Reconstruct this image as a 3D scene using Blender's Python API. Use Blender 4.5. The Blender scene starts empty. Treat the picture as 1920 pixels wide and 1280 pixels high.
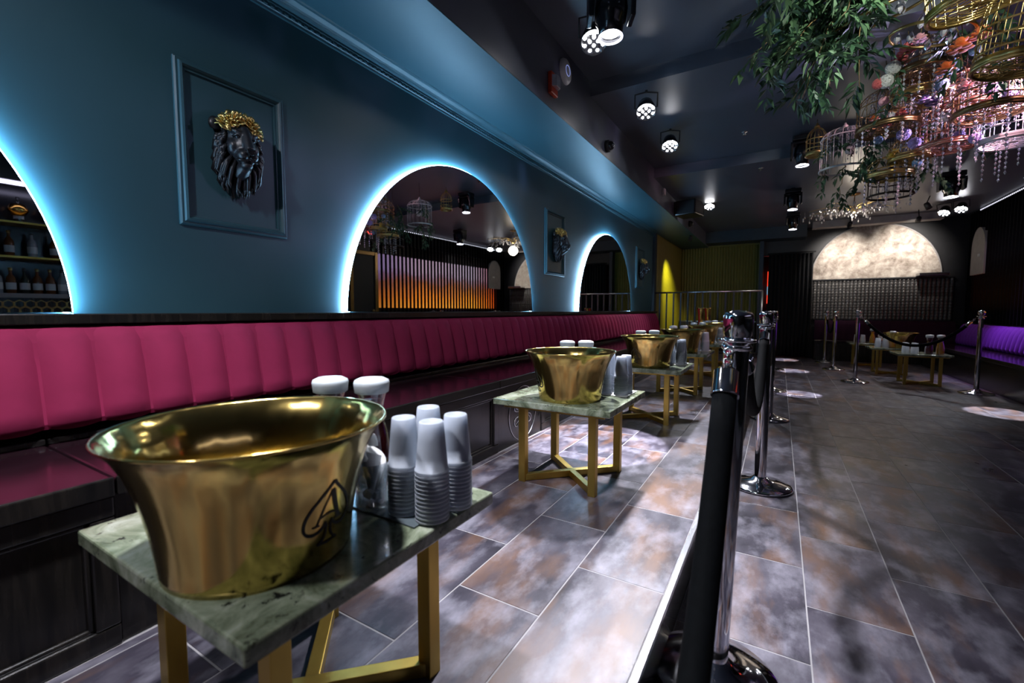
import bpy, math, random
from mathutils import Vector, Matrix
R = math.radians
PI = math.pi
rnd = random.Random(7)
scene = bpy.context.scene
COL = scene.collection

# ---------------------------------------------------------------- camera
cam_d = bpy.data.cameras.new('camera')
cam = bpy.data.objects.new('camera', cam_d)
COL.objects.link(cam)
cam.location = (0, 0, 1.0)
cam.rotation_euler = (R(90 - 3.973), 0, R(30.953))
cam_d.sensor_width = 36.0
cam_d.lens = 835.0 / 1920.0 * 36.0
cam_d.clip_start = 0.02
cam_d.dof.use_dof = True
cam_d.dof.focus_distance = 2.3
cam_d.dof.aperture_fstop = 3.2
scene.camera = cam

# ---------------------------------------------------------------- world, exposure
world = bpy.data.worlds.new('world')
scene.world = world
world.use_nodes = True
world.node_tree.nodes['Background'].inputs[0].default_value = (0.10, 0.12, 0.16, 1)
world.node_tree.nodes['Background'].inputs[1].default_value = 0.05
vs = scene.view_settings
vs.view_transform = 'Standard'
vs.look = 'None'
vs.gamma = 1.0
vs.use_curve_mapping = False
vs.exposure = EXPOSURE = 0.0
cy = scene.cycles
cy.max_bounces = 7
cy.diffuse_bounces = 4
cy.glossy_bounces = 5
cy.transmission_bounces = 6
cy.transparent_max_bounces = 8
cy.caustics_reflective = False
cy.caustics_refractive = False
cy.sample_clamp_indirect = 4.0
cy.blur_glossy = 0.5

# light builders: area, spot and point
def area(name, loc, aim, size, energy, color, sy=None):
    d = bpy.data.lights.new(name, 'AREA')
    d.energy = energy
    d.color = color
    d.size = size
    if sy:
        d.shape = 'RECTANGLE'
        d.size_y = sy
    o = bpy.data.objects.new(name, d)
    COL.objects.link(o)
    o.location = loc
    o.rotation_euler = (Vector(aim) - Vector(loc)).to_track_quat('-Z', 'Y').to_euler()
    return o

def spot(name, loc, aim, energy, color, angle, blend=0.3, radius=0.04):
    d = bpy.data.lights.new(name, 'SPOT')
    d.energy = energy
    d.color = color
    d.spot_size = R(angle)
    d.spot_blend = blend
    d.shadow_soft_size = radius
    o = bpy.data.objects.new(name, d)
    COL.objects.link(o)
    o.location = loc
    o.rotation_euler = (Vector(aim) - Vector(loc)).to_track_quat('-Z', 'Y').to_euler()
    return o

def point(name, loc, energy, color, radius=0.05):
    d = bpy.data.lights.new(name, 'POINT')
    d.energy = energy
    d.color = color
    d.shadow_soft_size = radius
    o = bpy.data.objects.new(name, d)
    COL.objects.link(o)
    o.location = loc
    return o


# ---------------------------------------------------------------- helpers
class MB:
    def __init__(s):
        s.v = []
        s.f = []
        s.sm = []
    def add(s, vs_, fs_, smooth=False):
        b = len(s.v)
        s.v.extend([tuple(p) for p in vs_])
        s.f.extend([tuple(b + i for i in f) for f in fs_])
        s.sm.extend([smooth] * len(fs_))
        return s
    def box(s, x0, x1, y0, y1, z0, z1, M=None):
        vs_ = [(x, y, z) for z in (z0, z1) for y in (y0, y1) for x in (x0, x1)]
        if M is not None:
            vs_ = [M @ Vector(p) for p in vs_]
        return s.add(vs_, [(0, 2, 3, 1), (4, 5, 7, 6), (0, 1, 5, 4), (2, 6, 7, 3), (0, 4, 6, 2), (1, 3, 7, 5)])
    def cbox(s, x0, x1, y0, y1, z0, z1, c):
        # box with chamfered top edge
        vs_ = [(x0, y0, z0), (x1, y0, z0), (x1, y1, z0), (x0, y1, z0),
               (x0, y0, z1 - c), (x1, y0, z1 - c), (x1, y1, z1 - c), (x0, y1, z1 - c),
               (x0 + c, y0 + c, z1), (x1 - c, y0 + c, z1), (x1 - c, y1 - c, z1), (x0 + c, y1 - c, z1)]
        fs_ = [(3, 2, 1, 0), (8, 9, 10, 11)]
        for i in range(4):
            j = (i + 1) % 4
            fs_.append((i, j, j + 4, i + 4))
            fs_.append((i + 4, j + 4, j + 8, i + 8))
        return s.add(vs_, fs_)
    def lathe(s, prof, n=24, c=(0, 0, 0), M=None, smooth=True, cap0=False, cap1=False, a0=0.0, a1=2 * PI, sx=1.0, sy=1.0):
        full = abs(a1 - a0 - 2 * PI) < 1e-6
        m = n if full else n + 1
        vs_ = []
        for r, z in prof:
            for i in range(m):
                a = a0 + (a1 - a0) * i / n
                p = Vector((r * math.cos(a) * sx, r * math.sin(a) * sy, z))
                if M is not None:
                    p = M @ p
                vs_.append((p.x + c[0], p.y + c[1], p.z + c[2]))
        fs_ = []
        for k in range(len(prof) - 1):
            for i in range(n):
                j = (i + 1) % m
                fs_.append((k * m + i, k * m + j, (k + 1) * m + j, (k + 1) * m + i))
        s.add(vs_, fs_, smooth)
        b = len(s.v) - len(vs_)
        if cap0:
            s.f.append(tuple(b + i for i in range(m))[::-1]); s.sm.append(False)
        if cap1:
            s.f.append(tuple(b + (len(prof) - 1) * m + i for i in range(m))); s.sm.append(False)
        return s
    def tube(s, pts, r, n=8, cap=True, smooth=True, flat=None):
        pts = [Vector(p) for p in pts]
        N = len(pts)
        rs = r if isinstance(r, (list, tuple)) else [r] * N
        vs_ = []
        up = Vector((0, 0, 1))
        t0 = (pts[1] - pts[0]).normalized()
        if abs(t0.dot(up)) > 0.95:
            up = Vector((1, 0, 0))
        u = (up - t0 * up.dot(t0)).normalized()
        for i in range(N):
            if i == 0: t = pts[1] - pts[0]
            elif i == N - 1: t = pts[-1] - pts[-2]
            else: t = pts[i + 1] - pts[i - 1]
            t = t.normalized()
            u = (u - t * u.dot(t))
            u = u.normalized() if u.length > 1e-6 else t.orthogonal().normalized()
            w = t.cross(u)
            for k in range(n):
                a = 2 * PI * k / n
                vs_.append(pts[i] + (u * math.cos(a) * (flat or 1.0) + w * math.sin(a)) * rs[i])
        fs_ = []
        for i in range(N - 1):
            for k in range(n):
                l = (k + 1) % n
                fs_.append((i * n + k, i * n + l, (i + 1) * n + l, (i + 1) * n + k))
        s.add(vs_, fs_, smooth)
        if cap:
            b = len(s.v) - len(vs_)
            s.f.append(tuple(b + k for k in range(n))[::-1]); s.sm.append(False)
            s.f.append(tuple(b + (N - 1) * n + k for k in range(n))); s.sm.append(False)
        return s
    def ball(s, c, r, n=12, m=8, M=None, smooth=True):
        if not isinstance(r, (tuple, list)):
            r = (r, r, r)
        vs_ = []
        for j in range(m + 1):
            th = PI * j / m
            for i in range(n):
                a = 2 * PI * i / n
                p = Vector((r[0] * math.sin(th) * math.cos(a), r[1] * math.sin(th) * math.sin(a), r[2] * math.cos(th)))
                if M is not None:
                    p = M @ p
                vs_.append((p.x + c[0], p.y + c[1], p.z + c[2]))
        fs_ = []
        for j in range(m):
            for i in range(n):
                k = (i + 1) % n
                fs_.append((j * n + i, (j + 1) * n + i, (j + 1) * n + k, j * n + k))
        return s.add(vs_, fs_, smooth)
    def prism(s, poly, fn, a, b, smooth=False):
        # poly: 2D points, fn(u,v,w) -> 3D ; extrude w from a to b
        n = len(poly)
        vs_ = [fn(u, v, a) for u, v in poly] + [fn(u, v, b) for u, v in poly]
        fs_ = [tuple(range(n))[::-1], tuple(range(n, 2 * n))]
        s.add(vs_, fs_, False)
        b0 = len(s.v) - 2 * n
        for i in range(n):
            j = (i + 1) % n
            s.f.append((b0 + i, b0 + j, b0 + n + j, b0 + n + i)); s.sm.append(smooth)
        return s
    def mesh(s, name, mat):
        me = bpy.data.meshes.new(name)
        me.from_pydata([tuple(p) for p in s.v], [], s.f)
        me.polygons.foreach_set('use_smooth', s.sm)
        me.materials.append(mat)
        me.update()
        return me
    def build(s, name, mat, parent=None, origin=None, bevel=0, seg=2, fix=False):
        """parent None: top-level object with its origin at `origin`; else a child in the parent's own space"""
        off = Vector((0, 0, 0))
        if origin is not None:
            off = Vector(origin)
            s.v = [(p[0] - off.x, p[1] - off.y, p[2] - off.z) for p in s.v]
        me = s.mesh(name, mat)
        if fix:
            import bmesh
            bm = bmesh.new(); bm.from_mesh(me)
            bmesh.ops.recalc_face_normals(bm, faces=bm.faces)
            bm.to_mesh(me); bm.free()
        o = bpy.data.objects.new(name, me)
        COL.objects.link(o)
        if parent is not None:
            o.parent = parent
            if origin is not None:
                o.location = off
        else:
            o.location = off
        if bevel:
            md = o.modifiers.new('bevel', 'BEVEL')
            md.width = bevel
            md.segments = seg
            md.limit_method = 'ANGLE'
            md.angle_limit = R(40)
        return o

def tag(o, label, cat, group=None, kind=None):
    o['label'] = label
    o['category'] = cat
    if group: o['group'] = group
    if kind: o['kind'] = kind
    return o

def thing(name, label, cat, loc=(0, 0, 0), rotz=0.0, group=None, kind=None):
    o = bpy.data.objects.new(name, None)
    COL.objects.link(o)
    o.empty_display_size = 0.05
    o.location = loc
    o.rotation_euler = (0, 0, rotz)
    return tag(o, label, cat, group, kind)

def kids(o):
    return [c for c in COL.objects if c.parent is o]

def copy_tree(root, loc, rotz=0.0, label=None, group=None, children=None):
    r = root.copy()
    COL.objects.link(r)
    r.location = loc
    r.rotation_euler = (0, 0, rotz)
    if label: r['label'] = label
    if group: r['group'] = group
    for ch in root.children:
        c = ch.copy(); COL.objects.link(c); c.parent = r
        for g in ch.children:
            d = g.copy(); COL.objects.link(d); d.parent = c
    return r

def struct(o, label, cat):
    return tag(o, label, cat, None, 'structure')

# ---------------------------------------------------------------- materials
def new_mat(name):
    m = bpy.data.materials.new(name)
    m.use_nodes = True
    nt = m.node_tree
    return m, nt, nt.nodes['Principled BSDF']

def setp(b, **kw):
    names = dict(color='Base Color', metal='Metallic', rough='Roughness', spec='Specular IOR Level', coat='Coat Weight',
                 coatr='Coat Roughness', sheen='Sheen Weight', sheenr='Sheen Roughness', sheent='Sheen Tint', trans='Transmission Weight', ior='IOR',
                 alpha='Alpha', emis='Emission Color', es='Emission Strength', sss='Subsurface Weight')
    for k, v in kw.items():
        if isinstance(v, tuple) and len(v) == 3:
            v = (*v, 1)
        b.inputs[names[k]].default_value = v

def node(nt, t, **kw):
    n = nt.nodes.new(t)
    for k, v in kw.items():
        if k.startswith('i_'):
            n.inputs[k[2:].replace('_', ' ')].default_value = v
        else:
            setattr(n, k, v)
    return n

def coords(nt, scale=(1, 1, 1), kind='Object', rand=False, rot=(0, 0, 0)):
    tc = node(nt, 'ShaderNodeTexCoord')
    mp = node(nt, 'ShaderNodeMapping')
    mp.inputs['Scale'].default_value = scale
    mp.inputs['Rotation'].default_value = rot
    nt.links.new(tc.outputs[kind], mp.inputs['Vector'])
    if rand:
        oi = node(nt, 'ShaderNodeObjectInfo')
        mu = node(nt, 'ShaderNodeVectorMath', operation='SCALE')
        cx = node(nt, 'ShaderNodeCombineXYZ')
        for k in range(3):
            nt.links.new(oi.outputs['Random'], cx.inputs[k])
        nt.links.new(cx.outputs[0], mu.inputs[0])
        mu.inputs['Scale'].default_value = 37.0
        nt.links.new(mu.outputs[0], mp.inputs['Location'])
    return mp.outputs[0]

def noise(nt, vec, scale, detail=4, rough=0.6, dist=0.0):
    n = node(nt, 'ShaderNodeTexNoise')
    n.inputs['Scale'].default_value = scale
    n.inputs['Detail'].default_value = detail
    n.inputs['Roughness'].default_value = rough
    n.inputs['Distortion'].default_value = dist
    nt.links.new(vec, n.inputs['Vector'])
    return n.outputs['Fac']

def ramp(nt, fac, stops):
    r = node(nt, 'ShaderNodeValToRGB')
    el = r.color_ramp.elements
    while len(el) < len(stops):
        el.new(0.5)
    for e, (p, c) in zip(el, stops):
        e.position = p
        e.color = (*c, 1) if len(c) == 3 else c
    nt.links.new(fac, r.inputs['Fac'])
    return r.outputs['Color']

def mix(nt, fac, a, b, mode='MIX'):
    m = node(nt, 'ShaderNodeMix', data_type='RGBA', blend_type=mode)
    for sock, val in ((m.inputs['Factor'], fac), (m.inputs['A'], a), (m.inputs['B'], b)):
        if isinstance(val, (int, float)): sock.default_value = val
        elif isinstance(val, tuple): sock.default_value = (*val, 1)
        else: nt.links.new(val, sock)
    return m.outputs['Result']

def bump(nt, b, h, strength=0.2, dist=0.01):
    n = node(nt, 'ShaderNodeBump')
    n.inputs['Strength'].default_value = strength
    n.inputs['Distance'].default_value = dist
    nt.links.new(h, n.inputs['Height'])
    nt.links.new(n.outputs['Normal'], b.inputs['Normal'])

def plain(name, color, rough=0.5, metal=0.0, var=0.12, nscale=8.0, bstr=0.05, **kw):
    """base colour with a little noise variation and fine relief"""
    m, nt, b = new_mat(name)
    setp(b, rough=rough, metal=metal, **kw)
    v = coords(nt)
    f = noise(nt, v, nscale, 5, 0.6)
    lo = tuple(c * (1 - var) for c in color)
    hi = tuple(min(1, c * (1 + var)) for c in color)
    nt.links.new(ramp(nt, f, [(0.3, lo), (0.7, hi)]), b.inputs['Base Color'])
    if bstr:
        bump(nt, b, noise(nt, v, nscale * 9, 3, 0.6), bstr, 0.004)
    return m

def emit(name, color, strength, base=(0.8, 0.8, 0.8)):
    m, nt, b = new_mat(name)
    setp(b, color=base, emis=color, es=strength, rough=0.4)
    return m

def m_tile():
    m, nt, b = new_mat('slate_tile')
    v = coords(nt, (1.0, 0.55, 1.0), rand=True)
    f1 = noise(nt, v, 4.2, 7, 0.66, 0.0)
    base = ramp(nt, f1, [(0.32, (0.012, 0.011, 0.016)), (0.5, (0.045, 0.040, 0.055)), (0.72, (0.135, 0.125, 0.150))])
    f2 = noise(nt, coords(nt, (1.5, 0.45, 1.0), rand=True, rot=(0, 0, 0.25)), 3.4, 5, 0.58, 0.0)
    rustmask = ramp(nt, f2, [(0.50, (0, 0, 0)), (0.70, (0.85, 0.85, 0.85))])
    c = mix(nt, rustmask, base, (0.17, 0.085, 0.042))
    f3 = noise(nt, v, 11.0, 5, 0.60, 0.0)
    pale = ramp(nt, f3, [(0.46, (0, 0, 0)), (0.76, (0.6, 0.6, 0.6))])
    c = mix(nt, pale, c, (0.33, 0.32, 0.37))
    nt.links.new(c, b.inputs['Base Color'])
    rr = ramp(nt, f1, [(0.3, (0.27, 0.27, 0.27)), (0.7, (0.42, 0.42, 0.42))])
    nt.links.new(rr, b.inputs['Roughness'])
    setp(b, spec=0.42)
    bump(nt, b, f3, 0.03, 0.004)
    return m

def m_marble():
    m, nt, b = new_mat('green_granite')
    v = coords(nt)
    f = noise(nt, v, 9.0, 8, 0.68, 0.8)
    c = ramp(nt, f, [(0.28, (0.015, 0.020, 0.014)), (0.40, (0.11, 0.135, 0.08)), (0.54, (0.27, 0.31, 0.21)), (0.75, (0.55, 0.58, 0.48))])
    g = noise(nt, v, 34.0, 4, 0.7, 0.4)
    k = ramp(nt, g, [(0.33, (1, 1, 1)), (0.40, (0, 0, 0))])
    c = mix(nt, k, c, (0.012, 0.014, 0.012))
    nt.links.new(c, b.inputs['Base Color'])
    setp(b, rough=0.13, spec=0.6)
    return m

def m_gold(name='polished_brass', color=(0.66, 0.44, 0.11), rough=0.10, wav=0.05, aniso=0.0):
    m, nt, b = new_mat(name)
    v = coords(nt, (1, 1, 0.35))
    f = noise(nt, v, 14.0, 3, 0.5)
    c = ramp(nt, f, [(0.3, tuple(x * 0.78 for x in color)), (0.7, color)])
    nt.links.new(c, b.inputs['Base Color'])
    setp(b, metal=1.0, rough=rough)
    if aniso:
        b.inputs['Anisotropic'].default_value = aniso
        tg = node(nt, 'ShaderNodeTangent'); tg.direction_type = 'RADIAL'; tg.axis = 'Z'
        nt.links.new(tg.outputs[0], b.inputs['Tangent'])
    if wav:
        bump(nt, b, noise(nt, coords(nt, (1, 1, 0.12)), 11.0, 2, 0.5), wav, 0.05)
    return m

def m_velvet(name, col):
    m, nt, b = new_mat(name)
    v = coords(nt)
    f = noise(nt, v, 5.0, 4, 0.6)
    c = ramp(nt, f, [(0.3, tuple(x * 0.75 for x in col)), (0.7, col)])
    nt.links.new(c, b.inputs['Base Color'])
    setp(b, rough=0.85, spec=0.2, sheen=0.9, sheenr=0.35)
    b.inputs['Sheen Tint'].default_value = (min(1, col[0] * 2.2), min(1, col[1] * 3), min(1, col[2] * 2.6), 1)
    bump(nt, b, noise(nt, v, 160.0, 2, 0.6), 0.10, 0.002)
    return m

def m_blackwood():
    m, nt, b = new_mat('black_lacquered_wood')
    v = coords(nt, (14, 14, 1.2))
    f = noise(nt, v, 3.0, 5, 0.6, 0.4)
    c = ramp(nt, f, [(0.35, (0.006, 0.006, 0.006)), (0.65, (0.022, 0.019, 0.016))])
    nt.links.new(c, b.inputs['Base Color'])
    setp(b, rough=0.26, spec=0.5)
    bump(nt, b, f, 0.08, 0.004)
    return m

def m_teal():
    m, nt, b = new_mat('teal_satin_paint')
    v = coords(nt)
    f = noise(nt, v, 1.6, 5, 0.6)
    c = ramp(nt, f, [(0.3, (0.030, 0.089, 0.114)), (0.7, (0.036, 0.102, 0.130))])
    nt.links.new(c, b.inputs['Base Color'])
    setp(b, rough=0.42, spec=0.45)
    bump(nt, b, noise(nt, v, 60.0, 3, 0.6), 0.05, 0.003)
    return m

def m_ceiling():
    m, nt, b = new_mat('dark_ceiling_paint')
    v = coords(nt)
    f = noise(nt, v, 1.3, 5, 0.6)
    c = ramp(nt, f, [(0.3, (0.100, 0.110, 0.140)), (0.7, (0.118, 0.130, 0.162))])
    nt.links.new(c, b.inputs['Base Color'])
    setp(b, rough=0.36, spec=0.5)
    return m

def m_stone_arch():
    m, nt, b = new_mat('aged_plaster')
    v = coords(nt)
    f = noise(nt, v, 5.0, 8, 0.7, 0.3)
    c = ramp(nt, f, [(0.32, (0.13, 0.10, 0.075)), (0.48, (0.36, 0.30, 0.25)), (0.68, (0.66, 0.60, 0.52))])
    nt.links.new(c, b.inputs['Base Color'])
    setp(b, rough=0.7)
    bump(nt, b, f, 0.15, 0.01)
    return m

def m_cup():
    m, nt, b = new_mat('frosted_plastic')
    setp(b, color=(0.86, 0.90, 0.95), rough=0.35, trans=0.0)
    nt.links.new(ramp(nt, noise(nt, coords(nt), 20.0, 2, 0.5), [(0.3, (0.80, 0.85, 0.91)), (0.7, (0.88, 0.92, 0.97))]), b.inputs['Base Color'])
    tr = node(nt, 'ShaderNodeBsdfTranslucent')
    tr.inputs['Color'].default_value = (0.85, 0.9, 0.97, 1)
    tp = node(nt, 'ShaderNodeBsdfTransparent')
    m1 = node(nt, 'ShaderNodeMixShader'); m1.inputs[0].default_value = 0.45
    m2 = node(nt, 'ShaderNodeMixShader'); m2.inputs[0].default_value = 0.14
    out = nt.nodes['Material Output']
    nt.links.new(b.outputs[0], m1.inputs[1]); nt.links.new(tr.outputs[0], m1.inputs[2])
    nt.links.new(m1.outputs[0], m2.inputs[1]); nt.links.new(tp.outputs[0], m2.inputs[2])
    nt.links.new(m2.outputs[0], out.inputs['Surface'])
    return m

def m_glass(name='clear_glass', col=(0.95, 0.97, 1.0), mixt=0.72):
    # thin-walled clear glass: mostly see-through with a gloss layer
    m, nt, b = new_mat(name)
    setp(b, color=col, rough=0.04, spec=0.8)
    tp = node(nt, 'ShaderNodeBsdfTransparent'); tp.inputs[0].default_value = (*col, 1)
    gl = node(nt, 'ShaderNodeBsdfGlossy'); gl.inputs['Roughness'].default_value = 0.03
    lw = node(nt, 'ShaderNodeLayerWeight'); lw.inputs['Blend'].default_value = 0.45
    ms = node(nt, 'ShaderNodeMixShader')
    mr = node(nt, 'ShaderNodeMapRange'); mr.inputs['To Min'].default_value = 0.06; mr.inputs['To Max'].default_value = 0.8
    nt.links.new(lw.outputs['Facing'], mr.inputs['Value'])
    nt.links.new(mr.outputs[0], ms.inputs[0])
    nt.links.new(tp.outputs[0], ms.inputs[1]); nt.links.new(gl.outputs[0], ms.inputs[2])
    nt.links.new(ms.outputs[0], nt.nodes['Material Output'].inputs['Surface'])
    return m

def m_fire():
    # picture on the video wall: lilac sky over orange fire
    m, nt, b = new_mat('video_wall_picture')
    tc = node(nt, 'ShaderNodeTexCoord')
    sx = node(nt, 'ShaderNodeSeparateXYZ')
    nt.links.new(tc.outputs['Generated'], sx.inputs[0])
    n = noise(nt, coords(nt, (1, 1.2, 1.5)), 2.2, 6, 0.7, 0.5)
    ad = node(nt, 'ShaderNodeMath', operation='MULTIPLY_ADD')
    nt.links.new(n, ad.inputs[0]); ad.inputs[1].default_value = 0.55
    nt.links.new(sx.outputs['Z'], ad.inputs[2])
    c = ramp(nt, ad.outputs[0], [(0.22, (1.0, 0.45, 0.05)), (0.5, (0.85, 0.28, 0.03)), (0.75, (0.35, 0.13, 0.06)), (0.92, (0.30, 0.20, 0.30)), (1.0, (0.40, 0.33, 0.5))])
    yl = ramp(nt, sx.outputs['Y'], [(0.0, (0.22, 0.15, 0.30)), (0.3, (0.8, 0.6, 0.5)), (0.75, (1, 0.95, 0.8)), (1.0, (0.8, 0.15, 0.1))])
    c = mix(nt, 0.85, c, yl, 'MULTIPLY')
    nt.links.new(c, b.inputs['Emission Color'])
    setp(b, color=(0.02, 0.02, 0.02), es=1.3, rough=0.3)
    return m

M = dict(
    tile=m_tile(), marble=m_marble(), gold=m_gold('polished_brass', (0.76, 0.55, 0.17), 0.15, 0.12, 0.5), velvet=m_velvet('raspberry_velvet', (0.32, 0.024, 0.085)),
    purple=m_velvet('purple_velvet', (0.20, 0.035, 0.42)), wood=m_blackwood(), teal=m_teal(), ceil=m_ceiling(),
    stone=m_stone_arch(), cup=m_cup(), glass=m_glass(), fire=m_fire(),
    grout=plain('pale_grout', (0.30, 0.29, 0.29), 0.7),
    goldpaint=m_gold('gold_painted_steel', (0.60, 0.42, 0.10), 0.38, 0.0),
    seat=plain('dark_polished_seat', (0.020, 0.008, 0.012), 0.16, 0.0, 0.2, 6, 0.02, coat=0.6, coatr=0.1),
    chrome=plain('polished_chrome', (0.78, 0.79, 0.82), 0.07, 1.0, 0.04, 6, 0.0),
    steel=plain('brushed_steel', (0.55, 0.56, 0.58), 0.25, 1.0, 0.06, 30, 0.03),
    rope=plain('black_velvet_rope', (0.002, 0.0025, 0.003), 0.8, 0.0, 0.3, 90, 0.2, spec=0.06),
    mirror=plain('mirror_silver', (0.80, 0.82, 0.83), 0.012, 1.0, 0.0, 4, 0.0),
    led=emit('led_strip_light', (0.36, 0.67, 1.0), 90.0),
    slat=plain('matt_black_slat', (0.006, 0.006, 0.007), 0.95, 0.0, 0.2, 12, 0.0, spec=0.05),
    black=plain('matt_black', (0.010, 0.010, 0.012), 0.5, 0.0, 0.2, 12, 0.05),
    blackgloss=plain('gloss_black_plastic', (0.009, 0.009, 0.011), 0.18, 0.0, 0.2, 12, 0.0),
    darkblue=plain('dark_blue_paint', (0.018, 0.030, 0.045), 0.5),
    lion=plain('graphite_resin', (0.012, 0.012, 0.015), 0.36, 0.0, 0.3, 20, 0.12),
    goldleaf=m_gold('gold_leaf', (0.83, 0.60, 0.22), 0.28, 0.0),
    bronze=m_gold('aged_bronze', (0.34, 0.22, 0.10), 0.32, 0.0),
    copper=m_gold('rose_copper', (0.85, 0.42, 0.30), 0.25, 0.0),
    whitemetal=plain('white_painted_wire', (0.72, 0.70, 0.66), 0.4, 0.0),
    darkwire=plain('dark_iron_wire', (0.06, 0.045, 0.035), 0.4, 0.7),
    olive=plain('olive_fluted_paint', (0.17, 0.155, 0.020), 0.55, 0.0, 0.1, 5, 0.05),
    white=plain('white_plastic', (0.80, 0.80, 0.80), 0.4),
    red=plain('red_plastic', (0.62, 0.06, 0.02), 0.35),
    paper=plain('white_paper', (0.80, 0.80, 0.78), 0.8, 0.0, 0.05),
    mat=plain('grey_slate_mat', (0.10, 0.125, 0.135), 0.22, 0.0, 0.2, 9, 0.04),
    lidw=plain('translucent_white_lid', (0.72, 0.78, 0.80), 0.35),
    juice_r=plain('cranberry_juice', (0.10, 0.008, 0.010), 0.12, 0.0, 0.1, 5, 0.0),
    juice_p=plain('pink_juice_foam', (0.62, 0.22, 0.20), 0.2, 0.0, 0.1, 5, 0.0),
    juice_o=plain('orange_juice', (0.85, 0.38, 0.01), 0.15, 0.0, 0.1, 5, 0.0),
    ice=plain('ice', (0.75, 0.78, 0.82), 0.1, 0.0, 0.2, 30, 0.2),
    leaf=plain('dark_green_leaf', (0.045, 0.105, 0.050), 0.45, 0.0, 0.45, 6, 0.0),
    leafp=plain('pale_green_leaf', (0.10, 0.19, 0.085), 0.45, 0.0, 0.4, 6, 0.0),
    stem=plain('brown_stem', (0.20, 0.13, 0.05), 0.6, 0.0, 0.3, 20, 0.1),
    crystal=plain('cut_crystal', (0.80, 0.80, 0.84), 0.06, 0.55, 0.15, 40, 0.0),
    curtain=plain('black_curtain', (0.007, 0.007, 0.009), 0.9, 0.0, 0.2, 20, 0.1),
    lens=emit('lamp_lens_white', (0.95, 0.95, 1.0), 80.0),
    lens2=emit('lamp_lens_soft', (0.80, 0.80, 1.0), 5.0),
    greylight=plain('light_grey_paint', (0.36, 0.34, 0.33), 0.6),
    rib=plain('dark_ribbed_panel', (0.12, 0.115, 0.11), 0.33, 0.3, 0.45, 26, 0.15),
    dpurple=m_velvet('plum_velvet', (0.030, 0.006, 0.022)),
    brownwall=plain('dark_brown_panel', (0.018, 0.014, 0.012), 0.4),
)
def flower_mat(name, c):
    return plain(name, c, 0.7, 0.0, 0.25, 25, 0.1, sheen=0.3)
FL = dict(coral=flower_mat('coral_petal', (0.75, 0.14, 0.13)), white=flower_mat('white_petal', (0.78, 0.78, 0.70)),
          orange=flower_mat('orange_petal', (0.85, 0.16, 0.02)), blue=flower_mat('pale_blue_petal', (0.28, 0.45, 0.68)),
          lilac=flower_mat('lilac_petal', (0.52, 0.38, 0.75)), yellow=flower_mat('yellow_petal', (0.85, 0.50, 0.03)),
          violet=flower_mat('violet_petal', (0.16, 0.08, 0.28)), pink=flower_mat('pink_petal', (0.80, 0.38, 0.42)))
# ================================================================ THE SETTING
XW = -2.10          # left wall face
PH = 0.152          # raised platform height
NX = -0.257         # platform nosing
YB = 11.4           # far wall
XR = 2.95           # right wall face
Y0 = -2.2           # wall behind the camera
COLW, ROWH, GAP = 0.2775, 0.5525, 0.0034

# ---- main floor, tile by tile
fl = MB().box(NX, XR + 0.3, Y0, YB + 2.4, -0.10, -0.0011).build('floor', M['grout'])
struct(fl, 'dark slate tiled main floor with rust coloured patches', 'floor')
tile_cache = {}
def tile(parent, x0, x1, y0, y1, z):
    g = GAP / 2
    w, h = round(x1 - x0 - 2 * g, 4), round(y1 - y0 - 2 * g, 4)
    if w < 0.02 or h < 0.02: return
    if (w, h) not in tile_cache:
        tile_cache[(w, h)] = MB().cbox(-w / 2, w / 2, -h / 2, h / 2, -0.010, 0, 0.0015).mesh('tile', M['tile'])
    o = bpy.data.objects.new('tile', tile_cache[(w, h)])
    COL.objects.link(o)
    o.parent = parent
    o.location = ((x0 + x1) / 2, (y0 + y1) / 2, z)
xs = [NX + 0.006, 0.113 - 0.2805] + [0.113 + 0.2805 * k for k in range(0, 7)]
offs = [0.9, 1.457, 1.755, 1.552, 1.70, 1.457, 1.755, 1.552]
MAINR = 0.556
for i in range(len(xs) - 1):
    y = offs[i] - 4 * MAINR
    while y < YB + 1.5:
        if y > -1.0:
            tile(fl, xs[i], xs[i + 1], y, y + MAINR, 0.0)
        y += MAINR
# the columns further right, larger steps in the dark half of the room
x = xs[-1]
k = 0
while x < XR - 0.02:
    y = 1.6 + (k % 3) * 0.19
    while y < YB:
        tile(fl, x, min(x + 0.2805, XR), y, min(y + MAINR, YB), 0.0)
        y += MAINR
    x += 0.2805
    k += 1

# ---- raised platform along the booths
pf = MB().box(XW - 0.02, NX - 0.004, Y0, 8.78, 0.0, PH - 0.0011).build('floor_platform', M['grout'])
struct(pf, 'raised slate tiled platform that carries the gold tables and the bench', 'platform')
rz = MB().box(NX - 0.004, NX + 0.006, Y0, 8.78, 0.0, PH - 0.012).build('riser', M['blackgloss'], pf)
nz = MB().box(NX - 0.010, NX + 0.010, Y0, 8.78, PH - 0.012, PH + 0.0015).build('nosing_strip', M['steel'], pf, bevel=0.002)
cx_ = [NX - 0.010]
while cx_[-1] > -1.40: cx_.append(cx_[-1] - COLW)
for i in range(len(cx_) - 1):
    y = (1.333 if i % 2 == 0 else 1.606) - 4 * ROWH
    while y < 8.78:
        if y > -0.9:
            tile(pf, max(cx_[i + 1], -1.41), cx_[i], y, min(y + ROWH, 8.775), PH)
        y += ROWH

# ---- left wall with cornice and soffit
wl = MB().box(XW - 0.15, XW, Y0, 8.69, 0.0, 3.1).build('wall_left', M['teal'])
struct(wl, 'teal painted left wall behind the raspberry banquette', 'wall')
so = MB().box(XW, -1.48, Y0, YB, 2.47, 3.1).build('ceiling_soffit', M['ceil'])
struct(so, 'boxed dark soffit running along the top of the teal wall', 'soffit')
sb = MB().box(XW + 0.001, -1.481, Y0, YB - 0.01, 2.462, 2.47).build('soffit_underside', M['teal'], so)
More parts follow.
